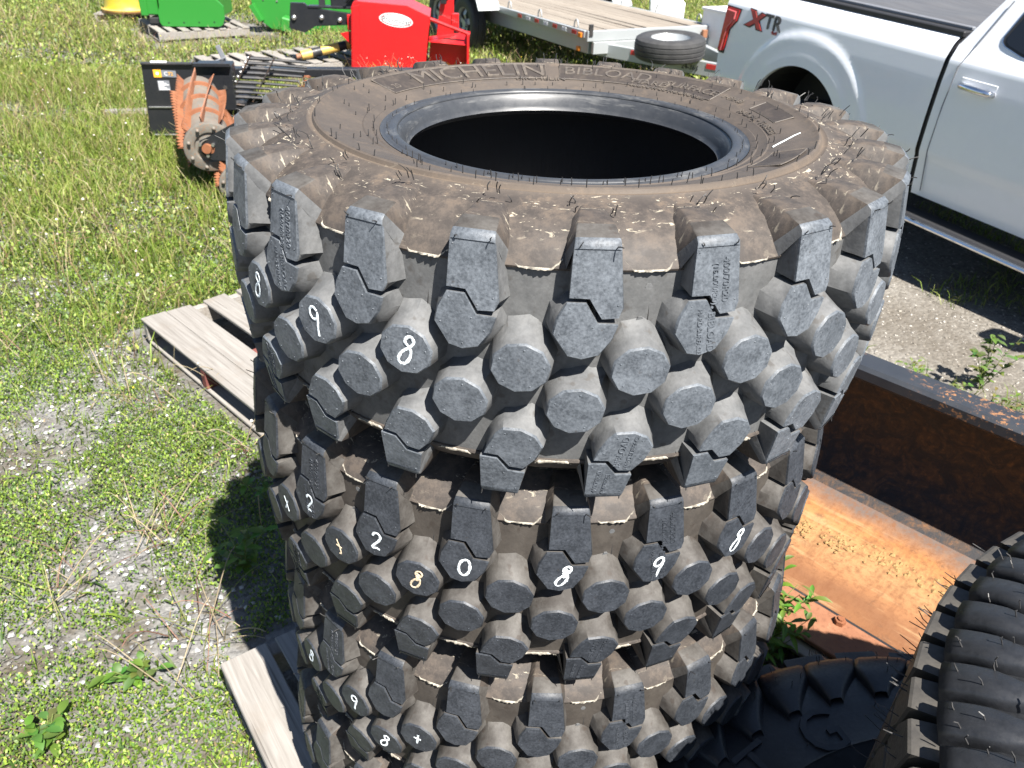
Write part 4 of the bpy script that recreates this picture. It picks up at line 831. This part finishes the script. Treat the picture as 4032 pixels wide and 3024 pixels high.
for g_, mt, dp in ((.009, 'badge_black', -.006), (0, 'badge_red', -.009)):
    b = MB(); b.prism([(.262-g_, 1.322+g_), (.318+g_*.3, 1.318+g_), (.345, 1.282+g_), (.385-g_, 1.312+g_), (.425+g_*2, 1.306+g_*.6), (.366+g_, 1.262), (.418+g_, 1.206-g_), (.368-g_, 1.208-g_), (.338, 1.242-g_), (.285+g_*.5, 1.212-g_), (.236-g_*2, 1.216-g_*.5), (.316-g_, 1.262)], .002, dp, fnb); o = b.build('badge', M[mt], tk)
for txt, sz, s_, z_, mt, ext in (('TR', .142, .512, 1.267, 'badge_black', .004), ('TR', .122, .512, 1.267, 'badge_grey', .007), ('4x4', .036, .545, 1.211, 'badge_red', .006)):
    text_obj(txt, sz, ext, lambda v: fnb((s_+v.x*1.05-v.y*.02, z_+v.y), -v.z-.001), 'badge', M[mt], tk)
b = MB(); b.box((-.012, W/2, 1.04), (.03, W-.16, .78), None, 0, 0, .01); tg = b.build('tailgate', TW, tk); b = MB(); b.box((-.06, W/2, .62), (.18, W-.1, .2), None, 0, 0, .03); b.build('rear_bumper', M['chrome'], tk)
b = MB(); b.grid([[(s, y_, 1.478-.012*abs(math.sin(s*6))+.004*math.sin(y_*4)) for y_ in np.linspace(.17, W-.17, 24)] for s in np.linspace(.03, 1.93, 40)]); b.build('bed_cover', M['tonneau'], tk, True)
for y_ in (.115, W-.115):
    b = MB(); b.box((.98, y_, 1.455), (1.93, .085, .035), None, 0, 0, .006); r_ = b.build('bed_rail', M['black_plastic'], tk); b = MB(); b.box((.98, y_+(.04 if y_ < 1 else -.04), 1.482), (1.92, .03, .022), None, 0, 0, .005); b.build('rail_clamp', M['decal_grey'], r_)
b = MB(); b.grid([[(1.957+(z-1.41)*.52, y_, z) for y_ in np.linspace(.05+(z-1.41)*.33, W-.05-(z-1.41)*.33, 6)] for z in (1.415, 1.6, 1.86)]); b.build('cab_back', TW, tk)
b = MB(); b.grid([[(s, y_, 1.86+.05*math.sin(PI*(y_-.19)/(W-.38))) for y_ in np.linspace(.19, W-.19, 12)] for s in np.linspace(2.19, 3.47, 8)]); b.build('roof', TW, tk, True)
b = MB(); b.add([(4.05, .05, 1.41), (4.05, W-.05, 1.41), (3.465, W-.2, 1.86), (3.465, .2, 1.86)], [(0, 1, 2, 3)]); b.build('windscreen', M['glass_dark'], tk)
b = MB(); b.grid([[(s, y_, 1.28-.04*(s-4.0)+.06*math.sin(PI*(y_-.06)/(W-.12))) for y_ in np.linspace(.03, W-.03, 12)] for s in np.linspace(4.0, 5.7, 8)]); b.build('hood', TW, tk, True)
b = MB(); b.box((5.70, W/2, .88), (.06, W-.12, .62), None, 0, 0, .02); b.build('grille', M['black_plastic'], tk); b = MB(); b.box((5.76, W/2, .55), (.14, W-.06, .22), None, 0, 0, .03); b.build('front_bumper', M['chrome'], tk)
b = MB(); b.box((2.9, W/2, .60), (5.2, 1.1, .2)); b.build('chassis', M['black_plastic'], tk); b = MB(); b.box((3.1, W/2, .62), (2.2, W-.16, .14)); b.build('underbody', M['black_plastic'], tk)

# ------------------------------------------------------------ flat-bed trailer with spare wheel
tr = empty('flatbed_trailer', (.2, 8.5, 0), 'galvanised flat-bed trailer with wooden plank deck behind the truck', 'trailer', None, (0, 0, R(31.9)))
TWd = 1.75
for i in range(13):
    bd('deck_plank', tr, (.005+TWd/13*(i+.5), 2.3, .632), (4.56, TWd/13-.006, .035), 'wood_deck', .003, PI/2)
def tb(name, c, d, mat='galv', par=None, ch=.004, rot=None):
    b = MB(); b.box(c, d, rot, 0, 0, ch); return b.build(name, M[mat], par or tr)
tb('header', (TWd/2, -.03, .60), (TWd+.06, .05, .11)); tb('header', (TWd/2+.02, -.055, .475), (TWd-.05, .05, .13))
tb('header', (TWd/2, 4.62, .58), (TWd, .05, .16))
for x_ in (-.02, TWd+.02):
    rl = tb('side_rail', (x_, 2.3, .615), (.045, 4.6, .075)); tb('side_beam', (x_*.6+.1*(x_ < 0)-.1*(x_ > 0), 2.3, .48), (.06, 4.5, .17))
    tb('fender', (x_+(-.17 if x_ < 0 else .17), 3.2, .80), (.32, 1.95, .02)); tb('fender', (x_+(-.17 if x_ < 0 else .17), 2.18, .70), (.32, .02, .24), rot=Matrix.Rotation(R(-35), 3, 'X'))
    sg = -1 if x_ < 0 else 1
    for k in range(7):
        tb('reflector', (x_+sg*.024, .22+.22*k, .612), (.006, .10, .04), 'red_reflector' if k % 2 == 0 else 'decal_white', rl, .001)
    tb('marker_lamp', (x_+sg*.03, .08, .60), (.02, .07, .05), 'orange_lens', rl); tb('marker_lamp', (x_*.6+sg*.02, .12, .45), (.03, .06, .05), 'orange_lens', rl)
    for y_ in (.25, 1.1, 1.9):
        b = MB(); b.tube([(x_+.02, y_+.045*math.cos(PI*k/8), .655+.085*math.sin(PI*k/8)) for k in range(9)], .008, 6); b.build('tie_ring', M['galv'], rl, True)
    tb('corner_post', (x_+.03*(1 if x_ < 0 else -1), -.05, .66), (.05, .03, .13), 'dark_steel')
    for y_ in (2.75, 3.62):
        q = Matrix.Translation((x_+sg*.16, y_, .365)) @ Matrix.Rotation(PI/2*sg, 4, 'Y')
        b = MB(); b.lathe([(.21, -.09), (.28, -.105), (.335, -.10), (.355, -.085), (.36, -.045), (.353, -.04), (.353, -.032), (.36, -.028), (.361, 0), (.36, .028), (.353, .032), (.353, .04), (.36, .045), (.355, .085), (.335, .10), (.28, .105), (.21, .09)], 56, mt=q); wh = b.build('wheel', M['rubber_road'], tr, True, 40)
        b = MB(); b.lathe([(.21, -.08), (.20, .0), (.195, .06), (.215, .085), (.222, .08)], 40, mt=q); b.lathe([(.0, .085), (.05, .085), (.055, .05), (.06, .03)], 16, mt=q)
        for k in range(5):
            a = 2*PI*k/5; b.add([q @ Vector((r_*math.cos(a+da), r_*math.sin(a+da), z_)) for r_, da, z_ in ((.05, -.5, .05), (.05, .5, .05), (.2, .22, .04), (.2, -.22, .04), (.12, -.3, .075), (.12, .3, .075))], [(0, 1, 5, 4), (4, 5, 2, 3)])
        b.build('rim', M['galv'], wh, True, 40)
        b = MB(); b.lathe([(.0, .015), (.2, .015)], 24, mt=q); b.build('wheel_shadow_plate', M['dark_steel'], wh)
hx = TWd/2
for x0 in (.22, TWd-.22):
    a_ = Vector((x0, .1, .44)); c_ = Vector((hx+(.04 if x0 > hx else -.04), -1.75, .44)); d_ = c_-a_; rz = math.atan2(d_.y, d_.x)
    bm_ = tb('tongue_beam', tuple((a_+c_)/2), (d_.length, .07, .14), 'galv', rot=Matrix.Rotation(rz, 3, 'Z'))
    sd_ = Vector((d_.y, -d_.x, 0)).normalized()*(.037 if x0 < hx else -.037)
    for f_, w_, mt in ((.30, .17, 'red_reflector'), (.42, .12, 'decal_white'), (.80, .15, 'red_reflector')):
        tb('reflector', tuple(a_+d_*f_+sd_+Vector((0, 0, .03))), (w_, .006, .05), mt, bm_, .001, Matrix.Rotation(rz, 3, 'Z'))
    if x0 < hx:
        dn = d_.normalized(); cpt = a_+d_*.66+sd_*1.05
        text_obj('24-363', .075, .002, lambda v: cpt+dn*v.x+Vector((0, 0, v.y-.01))+sd_.normalized()*v.z, 'lettering', M['badge_black'], bm_)
tb('coupler', (hx, -1.85, .44), (.12, .26, .12), 'dark_steel'); tb('jack_foot', (hx, -1.3, .3), (.07, .07, .5), 'dark_steel')
tbx = tb('toolbox', (1.95, -.12, .62), (.5, .42, .40), 'white_paint', ch=.008); tb('toolbox_lid', (1.95, -.12, .83), (.53, .45, .03), 'white_paint', tbx)
tb('bracket', (1.62, -.09, .57), (.07, .04, .09), 'rust_edge')
sw_ = empty('spare_wheel', (1.08, 7.97, .49), 'black spare wheel lying on the trailer tongue', 'wheel', None, (R(3), R(-2), 0))
b = MB(); b.lathe([(.205, .01), (.26, 0), (.33, .005), (.365, .025), (.375, .06), (.368, .064), (.368, .072), (.376, .076), (.378, .105), (.37, .109), (.37, .117), (.378, .121), (.376, .155), (.368, .159), (.368, .167), (.374, .171), (.365, .205), (.33, .225), (.27, .232), (.225, .222), (.205, .212)], 72); b.build('tyre', M['rubber_road'], sw_, True, 40)
b = MB(); b.lathe([(.21, .215), (.2, .2), (.185, .14), (.16, .11), (.06, .12), (.0, .12)], 40); b.build('rim', M['galv'], sw_, True, 50)

# ------------------------------------------------------------ red snow blower
rs = empty('snow_blower', (-2.5, 8.7, 0), 'bright red snow blower with oval white maker plate behind the stack', 'machine', None, (0, 0, R(8)))
F3 = lambda p, h_: (p[0], h_, p[1])
def pp(name, poly, v0, v1, mat, par, ch=0):
    b = MB(); b.prism(poly, v0, v1, F3); o = b.build(name, M[mat], par)
    if ch:
        md = o.modifiers.new('bevel', 'BEVEL'); md.width = ch; md.segments = 2; md.limit_method = 'ANGLE'
    return o
pp('side_panel', [(-.09, -.0), (-.045, .76), (-.02, .812), (.034, .828), (.60, .794), (.864, .683), (.81, .237), (.79, 0)], 0, .035, 'red_paint', rs, .006)
pp('edge_fold', [(-.075, .02), (-.03, .77), (.05, .79), (.03, .02)], -.012, .001, 'red_paint', rs, .005)
b = MB(); b.grid([[(-.02, 0.03, .81), (-.02, .75, .81)], [(.60, .03, .79), (.60, .75, .79)], [(.864, .03, .68), (.864, .75, .68)]]); b.build('top_plate', M['red_paint'], rs)
pp('side_panel', [(-.09, 0), (-.02, .81), (.60, .79), (.864, .68), (.8, 0)], .72, .75, 'red_paint', rs, .006)
b = MB(); b.box((.3, .4, .30), (.7, .6, .5), None, 0, 0, .01); b.build('housing', M['red_paint'], rs)
b = MB(); b.tube([(.86, .02, .655), (1.33, .10, .485)], .022, 8); b.build('brace_bar', M['red_paint'], rs)
pp('wing_plate', [(.82, .0), (.86, .42), (1.31, .48), (1.345, .49), (1.30, .2), (1.29, 0)], .30, .33, 'red_paint', rs, .005)
b = MB(); b.grid([[(.84, .04, .40), (.84, .32, .42)], [(1.305, .06, .365), (1.32, .32, .47)]]); b.build('wing_top', M['red_paint'], rs)
b = MB(); b.box((1.31, .18, .24), (.03, .3, .5), None, 0, 0, .004); b.build('wing_end', M['red_paint'], rs)
b = MB(); b.box((1.07, .18, .03), (.5, .3, .06), None, 0, 0, .004); b.build('skid_shoe', M['red_paint'], rs)
pp('upright', [(.93, .40), (1.01, 1.0), (1.15, 1.0), (1.14, .42)], .34, .44, 'red_paint', rs, .006); b = MB(); b.box((1.16, .36, .60), (.09, .08, .16), None, 0, 0, .006); b.build('lug_plate', M['red_paint'], rs)
b = MB(); b.tube([(.80, .2, 1.0), (.95, .25, .90), (1.06, .28, .885), (1.10, .3, .93)], .018, 8); b.build('hydraulic_hose', M['black_gloss'], rs, True); b = MB(); b.box((1.02, .28, .835), (.07, .06, .09), None, 0, 0, .005); b.build('valve', M['black_gloss'], rs)
b = MB(); b.tube([(.98, .26, .91), (1.09, .29, .90)], .022, 8); b.build('fitting', M['chrome'], rs)
el = lambda r1, r2: [(.467+math.cos(2*PI*k/40)*r1*math.cos(R(-7.5))-math.sin(2*PI*k/40)*r2*math.sin(R(-7.5)), .634+math.cos(2*PI*k/40)*r1*math.sin(R(-7.5))+math.sin(2*PI*k/40)*r2*math.cos(R(-7.5))) for k in range(40)]
mp = pp('maker_plate', el(.195, .073), -.004, .001, 'decal_white', rs); pp('plate_ring', el(.178, .060), -.006, -.003, 'red_paint', mp); pp('plate_face', el(.168, .052), -.008, -.005, 'decal_white', mp)
text_obj('Pronovost', .078, .001, lambda v: Vector((.467+v.x*math.cos(R(-7.5))-v.y*math.sin(R(-7.5)), -.0095-v.z, .630+v.x*math.sin(R(-7.5))+v.y*math.cos(R(-7.5)))), 'lettering', M['badge_grey'], mp)
ar = pp('hitch_arm', [(-.76, .775), (-.80, .50), (-.62, .45), (-.49, .525), (-.05, .55), (-.04, .67), (-.55, .73), (-.60, .775)], .15, .20, 'black_gloss', rs, .006)
for u, z in ((-.73, .615), (-.41, .622), (-.20, .60)):
    b = MB(); b.lathe([(0, .03), (.024, .026), (.03, .0)], 12, mt=Matrix.Translation((u, .15, z)) @ Matrix.Rotation(PI/2, 4, 'X')); b.build('bolt', M['bolt_steel'], ar, True)
b = MB(); b.box((-.30, .2, .735), (.52, .12, .025), None, 0, 0, .004); b.build('arm_flange', M['black_gloss'], ar)
b = MB(); b.box((-.40, .2, .95), (.07, .05, .42), None, 0, 0, .004); b.build('mast', M['dark_steel'], rs); b = MB(); b.box((-.15, .3, .85), (.30, .2, .28), None, 0, 0, .01); b.build('gearbox', M['black_gloss'], rs); b = MB(); b.tube([(-.12, .12, .80), (.0, .1, .95)], .025, 8); b.build('stay_rod', M['black_gloss'], rs)
b = MB(); b.box((-.06, .13, .58), (.10, .06, .17), None, 0, 0, .005); b.build('bracket', M['red_paint'], rs)
pp('gusset', [(-.20, .46), (-.03, .28), (-.03, .50)], .1, .13, 'red_paint', rs)
# striped bar lying in front of the blower
pa = Vector((-3.28, 8.80, .17)); pb = Vector((-2.25, 9.37, .38)); sb_ = empty('striped_bar', tuple(pa), 'yellow and black wrapped metal bar lying in the grass beside the blower', 'bar')
seg = [(0, .05, 'rust_edge', .03), (.05, .16, 'yellow_bar', .052), (.16, .26, 'dark_steel', .053), (.26, .44, 'yellow_bar', .052), (.44, .52, 'dark_steel', .053), (.52, .56, 'yellow_bar', .052), (.56, .62, 'dark_steel', .053), (.62, .66, 'yellow_bar', .052), (.66, 1, 'dark_steel', .053)]
for a, c, mt, r_ in seg:
    b = MB(); b.tube([(pb-pa)*a, (pb-pa)*c], r_, 14); b.build('bar_band', M[mt], sb_, True, 40)

# ------------------------------------------------------------ green implements, yellow rim
g1 = empty('green_implement', (-5.87, 10.76, 0), 'green implement with bolted front plate standing on a far pallet', 'machine', None, (0, 0, R(6)))
fp = pp('front_plate', [(.06, .85), (.04, .40), (.008, .30), (.012, .19), (.035, .145), (.08, .132), (.85, .15), (.90, .175), (.94, .27), (.945, .42), (.90, .47), (.86, .50), (.82, .85)], 0, .03, 'green_paint', g1, .006)
for i in range(4): pp('bolt_hole', [(.14+.215*i+.012*math.cos(PI*k/4), .187+.008*i+.012*math.sin(PI*k/4)) for k in range(8)], -.002, .002, 'black_gloss', fp)
b = MB(); b.box((-.13, .45, .56), (.24, .75, .58), None, 0, 0, .015); b.build('hopper', M['green_paint'], g1); b = MB(); b.box((-.20, .06, .56), (.10, .03, .60), None, 0, 0, .01); b.build('corner_plate', M['green_paint'], g1)
b = MB(); b.box((.45, .45, .5), (.8, .7, .5), None, 0, 0, .02); b.build('body', M['green_paint'], g1); b = MB(); b.box((-.05, .2, .20), (.2, .3, .08), None, 0, 0, .01); b.build('foot', M['dark_steel'], g1)
pallet((-4.68, 11.1, 0), 127, 1.3, 1.28, [(0, .1), (.17, .1), (.34, .1), (.51, .1), (.68, .1), (.85, .1), (1.02, .1), (1.17, .1)], 'grey pallet under the green implement')
bd('plank', empty('loose_beam', (-4.35, 11.75, .1), 'old grey beam leaning beside the green pallet', 'beam', None, (0, R(4), R(125))), (0, 0, 0), (1.5, .14, .12))
g2 = empty('grading_implement', (-4.5, 11.6, 0), 'green curved blade standing behind the black hitch arm', 'blade', None, (0, 0, R(6)))
pp('blade_plate', [(-.30, .80), (-.28, .36), (-.17, .15), (-.02, .04), (.9, .02), (1.3, .05), (1.3, .9)], 0, .03, 'green_paint', g2, .005); pp('curved_lip', [(-.30, .36), (-.17, .15), (-.12, .17), (-.24, .40)], -.12, .0, 'green_paint', g2, .004)
b = MB(); b.box((.42, -.18, .10), (.5, .25, .20), Matrix.Rotation(R(14), 3, 'Y'), 0, 0, .02); b.build('foot_plate', M['green_paint'], g2)
for u, z in ((-.1, .45), (.1, .43), (.02, .5)): pp('bolt', [(u+.014*math.cos(PI*k/4), z+.014*math.sin(PI*k/4)) for k in range(8)], -.012, .001, 'bolt_steel', g2)
wr = empty('wheel_rim', (-6.95, 12.05, .13), 'dirty yellow steel wheel rim lying on a pallet at the top left', 'rim')
b = MB(); b.lathe([(.37, .0), (.385, .015), (.385, .04), (.36, .055), (.33, .10), (.33, .32), (.36, .40), (.385, .42), (.385, .45), (.36, .46), (.32, .42), (.31, .08), (.33, .02)], 64); b.build('barrel', M['yellow_rim'], wr, True, 40)
b = MB(); b.lathe([(.36, .003), (.392, .012), (.392, .035)], 64); b.build('lower_flange', M['rust_edge'], wr, True); b = MB(); b.lathe([(.386, .04), (.392, .05), (.386, .066), (.37, .07)], 64); b.build('yellow_flange', M['yellow_bar'], wr, True); b = MB(); b.lathe([(.0, .2), (.31, .2)], 32); b.build('disc', M['yellow_rim'], wr)
pallet((-7.35, 11.72, 0), 15, .85, .75, [(0, .1), (.16, .1), (.32, .1), (.48, .1), (.64, .1)], 'pale pallet under the yellow wheel rim', h=.12)

# ------------------------------------------------------------ black cutter with rusty toothed drums
ct = empty('drum_cutter', (-3.6, 5.5, 0), 'black machine with rusty toothed drums lying behind the left pallet', 'machine', None, (0, 0, R(12)))
pnl = pp('end_panel', [(.02, .07), (.055, .667), (.473, .660), (.45, .05)], 0, .03, 'black_gloss', ct, .004)
b = MB(); b.box((.26, -.004, .663), (.41, .05, .016), None, 0, 0, .003); b.build('top_edge', M['dark_steel'], pnl)
b = MB(); b.box((.20, -.012, .676), (.13, .03, .012), None, 0, 0, .002); b.build('tape_strip', M['decal_white'], pnl)
pp('maker_label', [(.14, .552), (.203, .552), (.203, .612), (.14, .612)], -.006, .0, 'decal_orange', pnl); pp('number_label', [(.205, .556), (.321, .552), (.321, .604), (.205, .608)], -.006, .0, 'decal_grey', pnl)
pp('logo_spot', [(.172+.013*math.cos(PI*k/5), .583+.012*math.sin(PI*k/5)) for k in range(10)], -.008, -.005, 'decal_white', pnl)
text_obj('C', .042, .001, lambda v: Vector((.240+v.x, -.008-v.z, .580+v.y)), 'lettering', M['decal_white'], pnl); text_obj('72', .042, .001, lambda v: Vector((.277+v.x, -.008-v.z, .578+v.y)), 'lettering', M['decal_orange'], pnl)
wl_ = pp('rating_label', [(.159, .444), (.255, .444), (.255, .526), (.159, .526)], -.005, 0, 'decal_grey', pnl)
for k in range(6): pp('print_line', [(.165, .452+.012*k), (.249-.02*(k % 3), .452+.012*k), (.249-.02*(k % 3), .458+.012*k), (.165, .458+.012*k)], -.007, -.004, 'decal_white', wl_)
for z in (.308, .075):
    b = MB(); b.box((.25, -.006, z), (.40, .014, .012), None, 0, 0, .002); b.build('trim_strip', M['bolt_steel'], pnl)
b = MB(); b.box((.62, .12, .46), (.30, .2, .38), None, 0, 0, .01); rc = b.build('recess_box', M['black_gloss'], ct); b = MB(); b.box((.62, -.005, .655), (.30, .05, .03), None, 0, 0, .004); b.build('recess_lip', M['black_gloss'], rc)
pp('bearing_hole', [(.70+.018*math.cos(PI*k/6), .465+.018*math.sin(PI*k/6)) for k in range(12)], .012, .022, 'dark_steel', rc)
b = MB(); b.box((.45, .4, .20), (.8, .7, .30), None, 0, 0, .02); b.build('frame', M['black_gloss'], ct); b = MB(); b.box((1.5, .35, .22), (1.6, .12, .2), None, 0, 0, .01); b.build('cross_beam', M['black_gloss'], ct)
b = MB(); b.box((1.7, .95, .42), (2.6, .12, .08), None, 0, 0, .01); b.build('hose_rail', M['black_gloss'], ct)
inv = Matrix.LocRotScale(Vector((-3.6, 5.5, 0)), Matrix.Rotation(R(12), 3, 'Z').to_quaternion(), None).inverted()
def drum(N, Fp, r, teeth, seed, full=True):
    N = inv @ Vector(N); Fp = inv @ Vector(Fp); ax = (Fp-N); L = ax.length; q = Matrix.Translation(N) @ ax.to_track_quat('Z', 'Y').to_matrix().to_4x4()
    b = MB(); b.lathe([(r*.86, 0), (r*.86, L)], 40, mt=q); dr = b.build('drum', M['drum_metal'], ct, True)
    b = MB(); b.lathe([(r*.38, -.05), (r*.42, -.02), (r*.55, -.015), (r*.62, -.03), (r*.95, -.035), (r, -.03), (r, 0), (r*.9, .005)], 48, mt=q); b.build('end_disc', M['drum_metal'], dr, True, 40)
    b = MB(); b.lathe([(r*.36, -.005), (r*.0, -.004)], 24, mt=q); b.build('disc_recess', M['dark_steel'], dr)
    b = MB(); b.lathe([(.0, -.07), (r*.17, -.068), (r*.19, -.05), (r*.19, 0)], 20, mt=q); b.build('hub', M['rust_orange'], dr, True, 40)
    for k in range(8):
        a = 2*PI*k/8+.3; b = MB(); b.lathe([(0, -.055), (.012, -.053), (.014, -.03)], 8, mt=q @ Matrix.Translation((r*.82*math.cos(a), r*.82*math.sin(a), 0))); b.build('bolt', M['drum_metal'], dr, True)
    for k in range(teeth):
        a0 = 2*PI*k/teeth; n = 26; rows = []
        for i in range(2*n+1):
            z_ = L*i/(2*n); a = a0+.9*z_/L; tip = r*(1.22 if i % 2 == 0 else 1.06); rad = Vector((math.cos(a), math.sin(a), 0)); tg_ = Vector((-math.sin(a), math.cos(a), 0))
            rows.append([q @ (rad*r*.84-tg_*.006+Vector((0, 0, z_))), q @ (rad*tip-tg_*.003+Vector((0, 0, z_))), q @ (rad*tip+tg_*.003+Vector((0, 0, z_))), q @ (rad*r*.84+tg_*.006+Vector((0, 0, z_)))])
        b = MB(); b.grid(rows); b.build('toothed_blade', M['rust_orange'], dr)
    for k in range(3):
        z_ = L*(.25+.27*k); b = MB(); b.lathe([(r*.86, z_), (r*.99, z_+.004), (r*.99, z_+.03), (r*.86, z_+.034)], 40, mt=q); b.build('drum_band', M['rust_orange'], dr, True, 30)
    return q, dr
q, dr = drum((-2.52, 4.28, .365), (-2.98, 5.25, .49), .178, 9, 1)
b = MB(); nn = inv @ Vector((-2.52, 4.28, .365)); X_ = (inv.to_3x3() @ Vector((1, .1, 0))).normalized(); Zv = Vector((0, 0, 1)); Yv = X_.cross(Zv)*-1
poly = [(-.06, -.03), (-.05, .05), (.02, .08), (.25, .20), (.42, .22), (.42, -.10), (.02, -.085)]
b.prism(poly, -.055, -.04, lambda p, h_: nn + X_*p[0] + Zv*p[1] + Yv*h_); br = b.build('bearing_plate', M['black_gloss'], ct)
for k in range(3):
    a = PI/6+2*PI*k/3; b = MB(); c_ = nn + X_*(.0+.052*math.cos(a)) + Zv*(.052*math.sin(a)) + Yv*-.06; b.tube([c_+Yv*.01, c_-Yv*.015], .012, 8); b.build('bolt', M['bolt_steel'], br)
b = MB(); c_ = nn - Yv*.055; b.tube([c_, c_-Yv*.03], .033, 14); b.build('shaft_end', M['rust_orange'], br)
drum((-2.29, 4.18, .13), (-2.65, 5.1, .2), .15, 9, 2)
# bundle of dark rods in a frame
cg = empty('rod_bundle', (-2.9, 5.75, .26), 'bundle of dark hydraulic rods in a steel frame beside the drums', 'rods', None, (0, 0, R(12)))
for k in range(9):
    u0 = .02+.022*k; z0 = .12+.034*k
    b = MB(); b.tube([(u0-.05, -.02+.03*k, z0), (u0+.12, .0+.03*k, z0-.012)], .017, 8); b.tube([(u0+.12, .0+.03*k, z0-.012), (u0+.46, .04+.03*k, z0-.045)], .012, 8); b.build('rod', M['dark_steel'], cg, True, 40)
    b = MB(); b.lathe([(0, .012), (.014, .01), (.015, -.01), (0, -.012)], 8, mt=Matrix.Translation((u0-.055, -.03+.03*k, z0+.004)) @ Matrix.Rotation(PI/2, 4, 'Y')); b.build('rod_eye', M['bolt_steel'], cg, True)
for u, dz in ((-.04, 0), (.16, -.02)):
    b = MB(); b.box((u+.11, .08, .26+dz), (.012, .05, .44), Matrix.Rotation(R(32), 3, 'Y'), 0, 0, .003); b.build('frame_bar', M['rust_wall'], cg)
b = MB(); b.tube([(-.10, -.05, .08), (.10, -.05, .05)], .01, 6); b.build('frame_bar', M['rust_wall'], cg)
b = MB(); b.tube([(-.05, .2, .35), (-.22, .1, .30), (-.35, .0, .24)], .007, 6); b.tube([(-.05, .2, .40), (-.2, .12, .36), (-.36, .0, .22)], .007, 6); b.build('hose', M['decal_grey'], cg, True)
b = MB(); b.box((-.08, .22, .42), (.04, .02, .16), Matrix.Rotation(R(-20), 3, 'Y'), 0, 0, .004); b.build('flat_bar', M['decal_grey'], cg)
pl_ = empty('rusty_springs', (-2.25, 5.9, .28), 'tangle of rusty springs and scrap behind the top tyre', 'scrap'); rr = random.Random(3)
for k in range(14):
    c0 = Vector((rr.uniform(-.1, .22), rr.uniform(-.1, .1), rr.uniform(.0, .2))); ax = Vector((rr.uniform(-1, 1), rr.uniform(-1, 1), rr.uniform(-.4, .6))).normalized(); u_ = ax.orthogonal().normalized(); v_ = ax.cross(u_)
    b = MB(); b.tube([c0 + ax*.012*i*.5 + (u_*math.cos(i*.9)+v_*math.sin(i*.9))*.03 for i in range(24)], .006, 5); b.build('spring', M['rust_orange' if k % 3 else 'rust_edge'], pl_, True)
b = MB(); b.box((.06, .0, -.1), (.5, .25, .18), None, 0, 0, .01); b.build('scrap_box', M['rust_wall'], pl_); b = MB(); b.tube([(-.02, .0, .22), (.16, .03, .21)], .014, 8); b.build('bright_rod', M['bolt_steel'], pl_)
pallet((-4.55, 8.75, 0), -48, 1.05, 2.3, [(.0+.215*k, .13) for k in range(11)], 'long slatted pallet behind the black machine', bot=True)
bd('plank', empty('loose_plank', (-4.12, 6.35, .03), 'short grey plank lying in the grass beside the black machine', 'plank', None, (0, 0, R(20))), (0, 0, .02), (.55, .10, .045))
# far white thing behind the trailer
b = MB(); b.box((0, 0, .3), (.55, .4, .5), None, 0, 0, .06); tag(b.build('propane_tank', M['white_paint'], None, True, 40, loc=(1.55, 13.2, 0)), 'small white tank standing in the grass behind the trailer', 'tank')
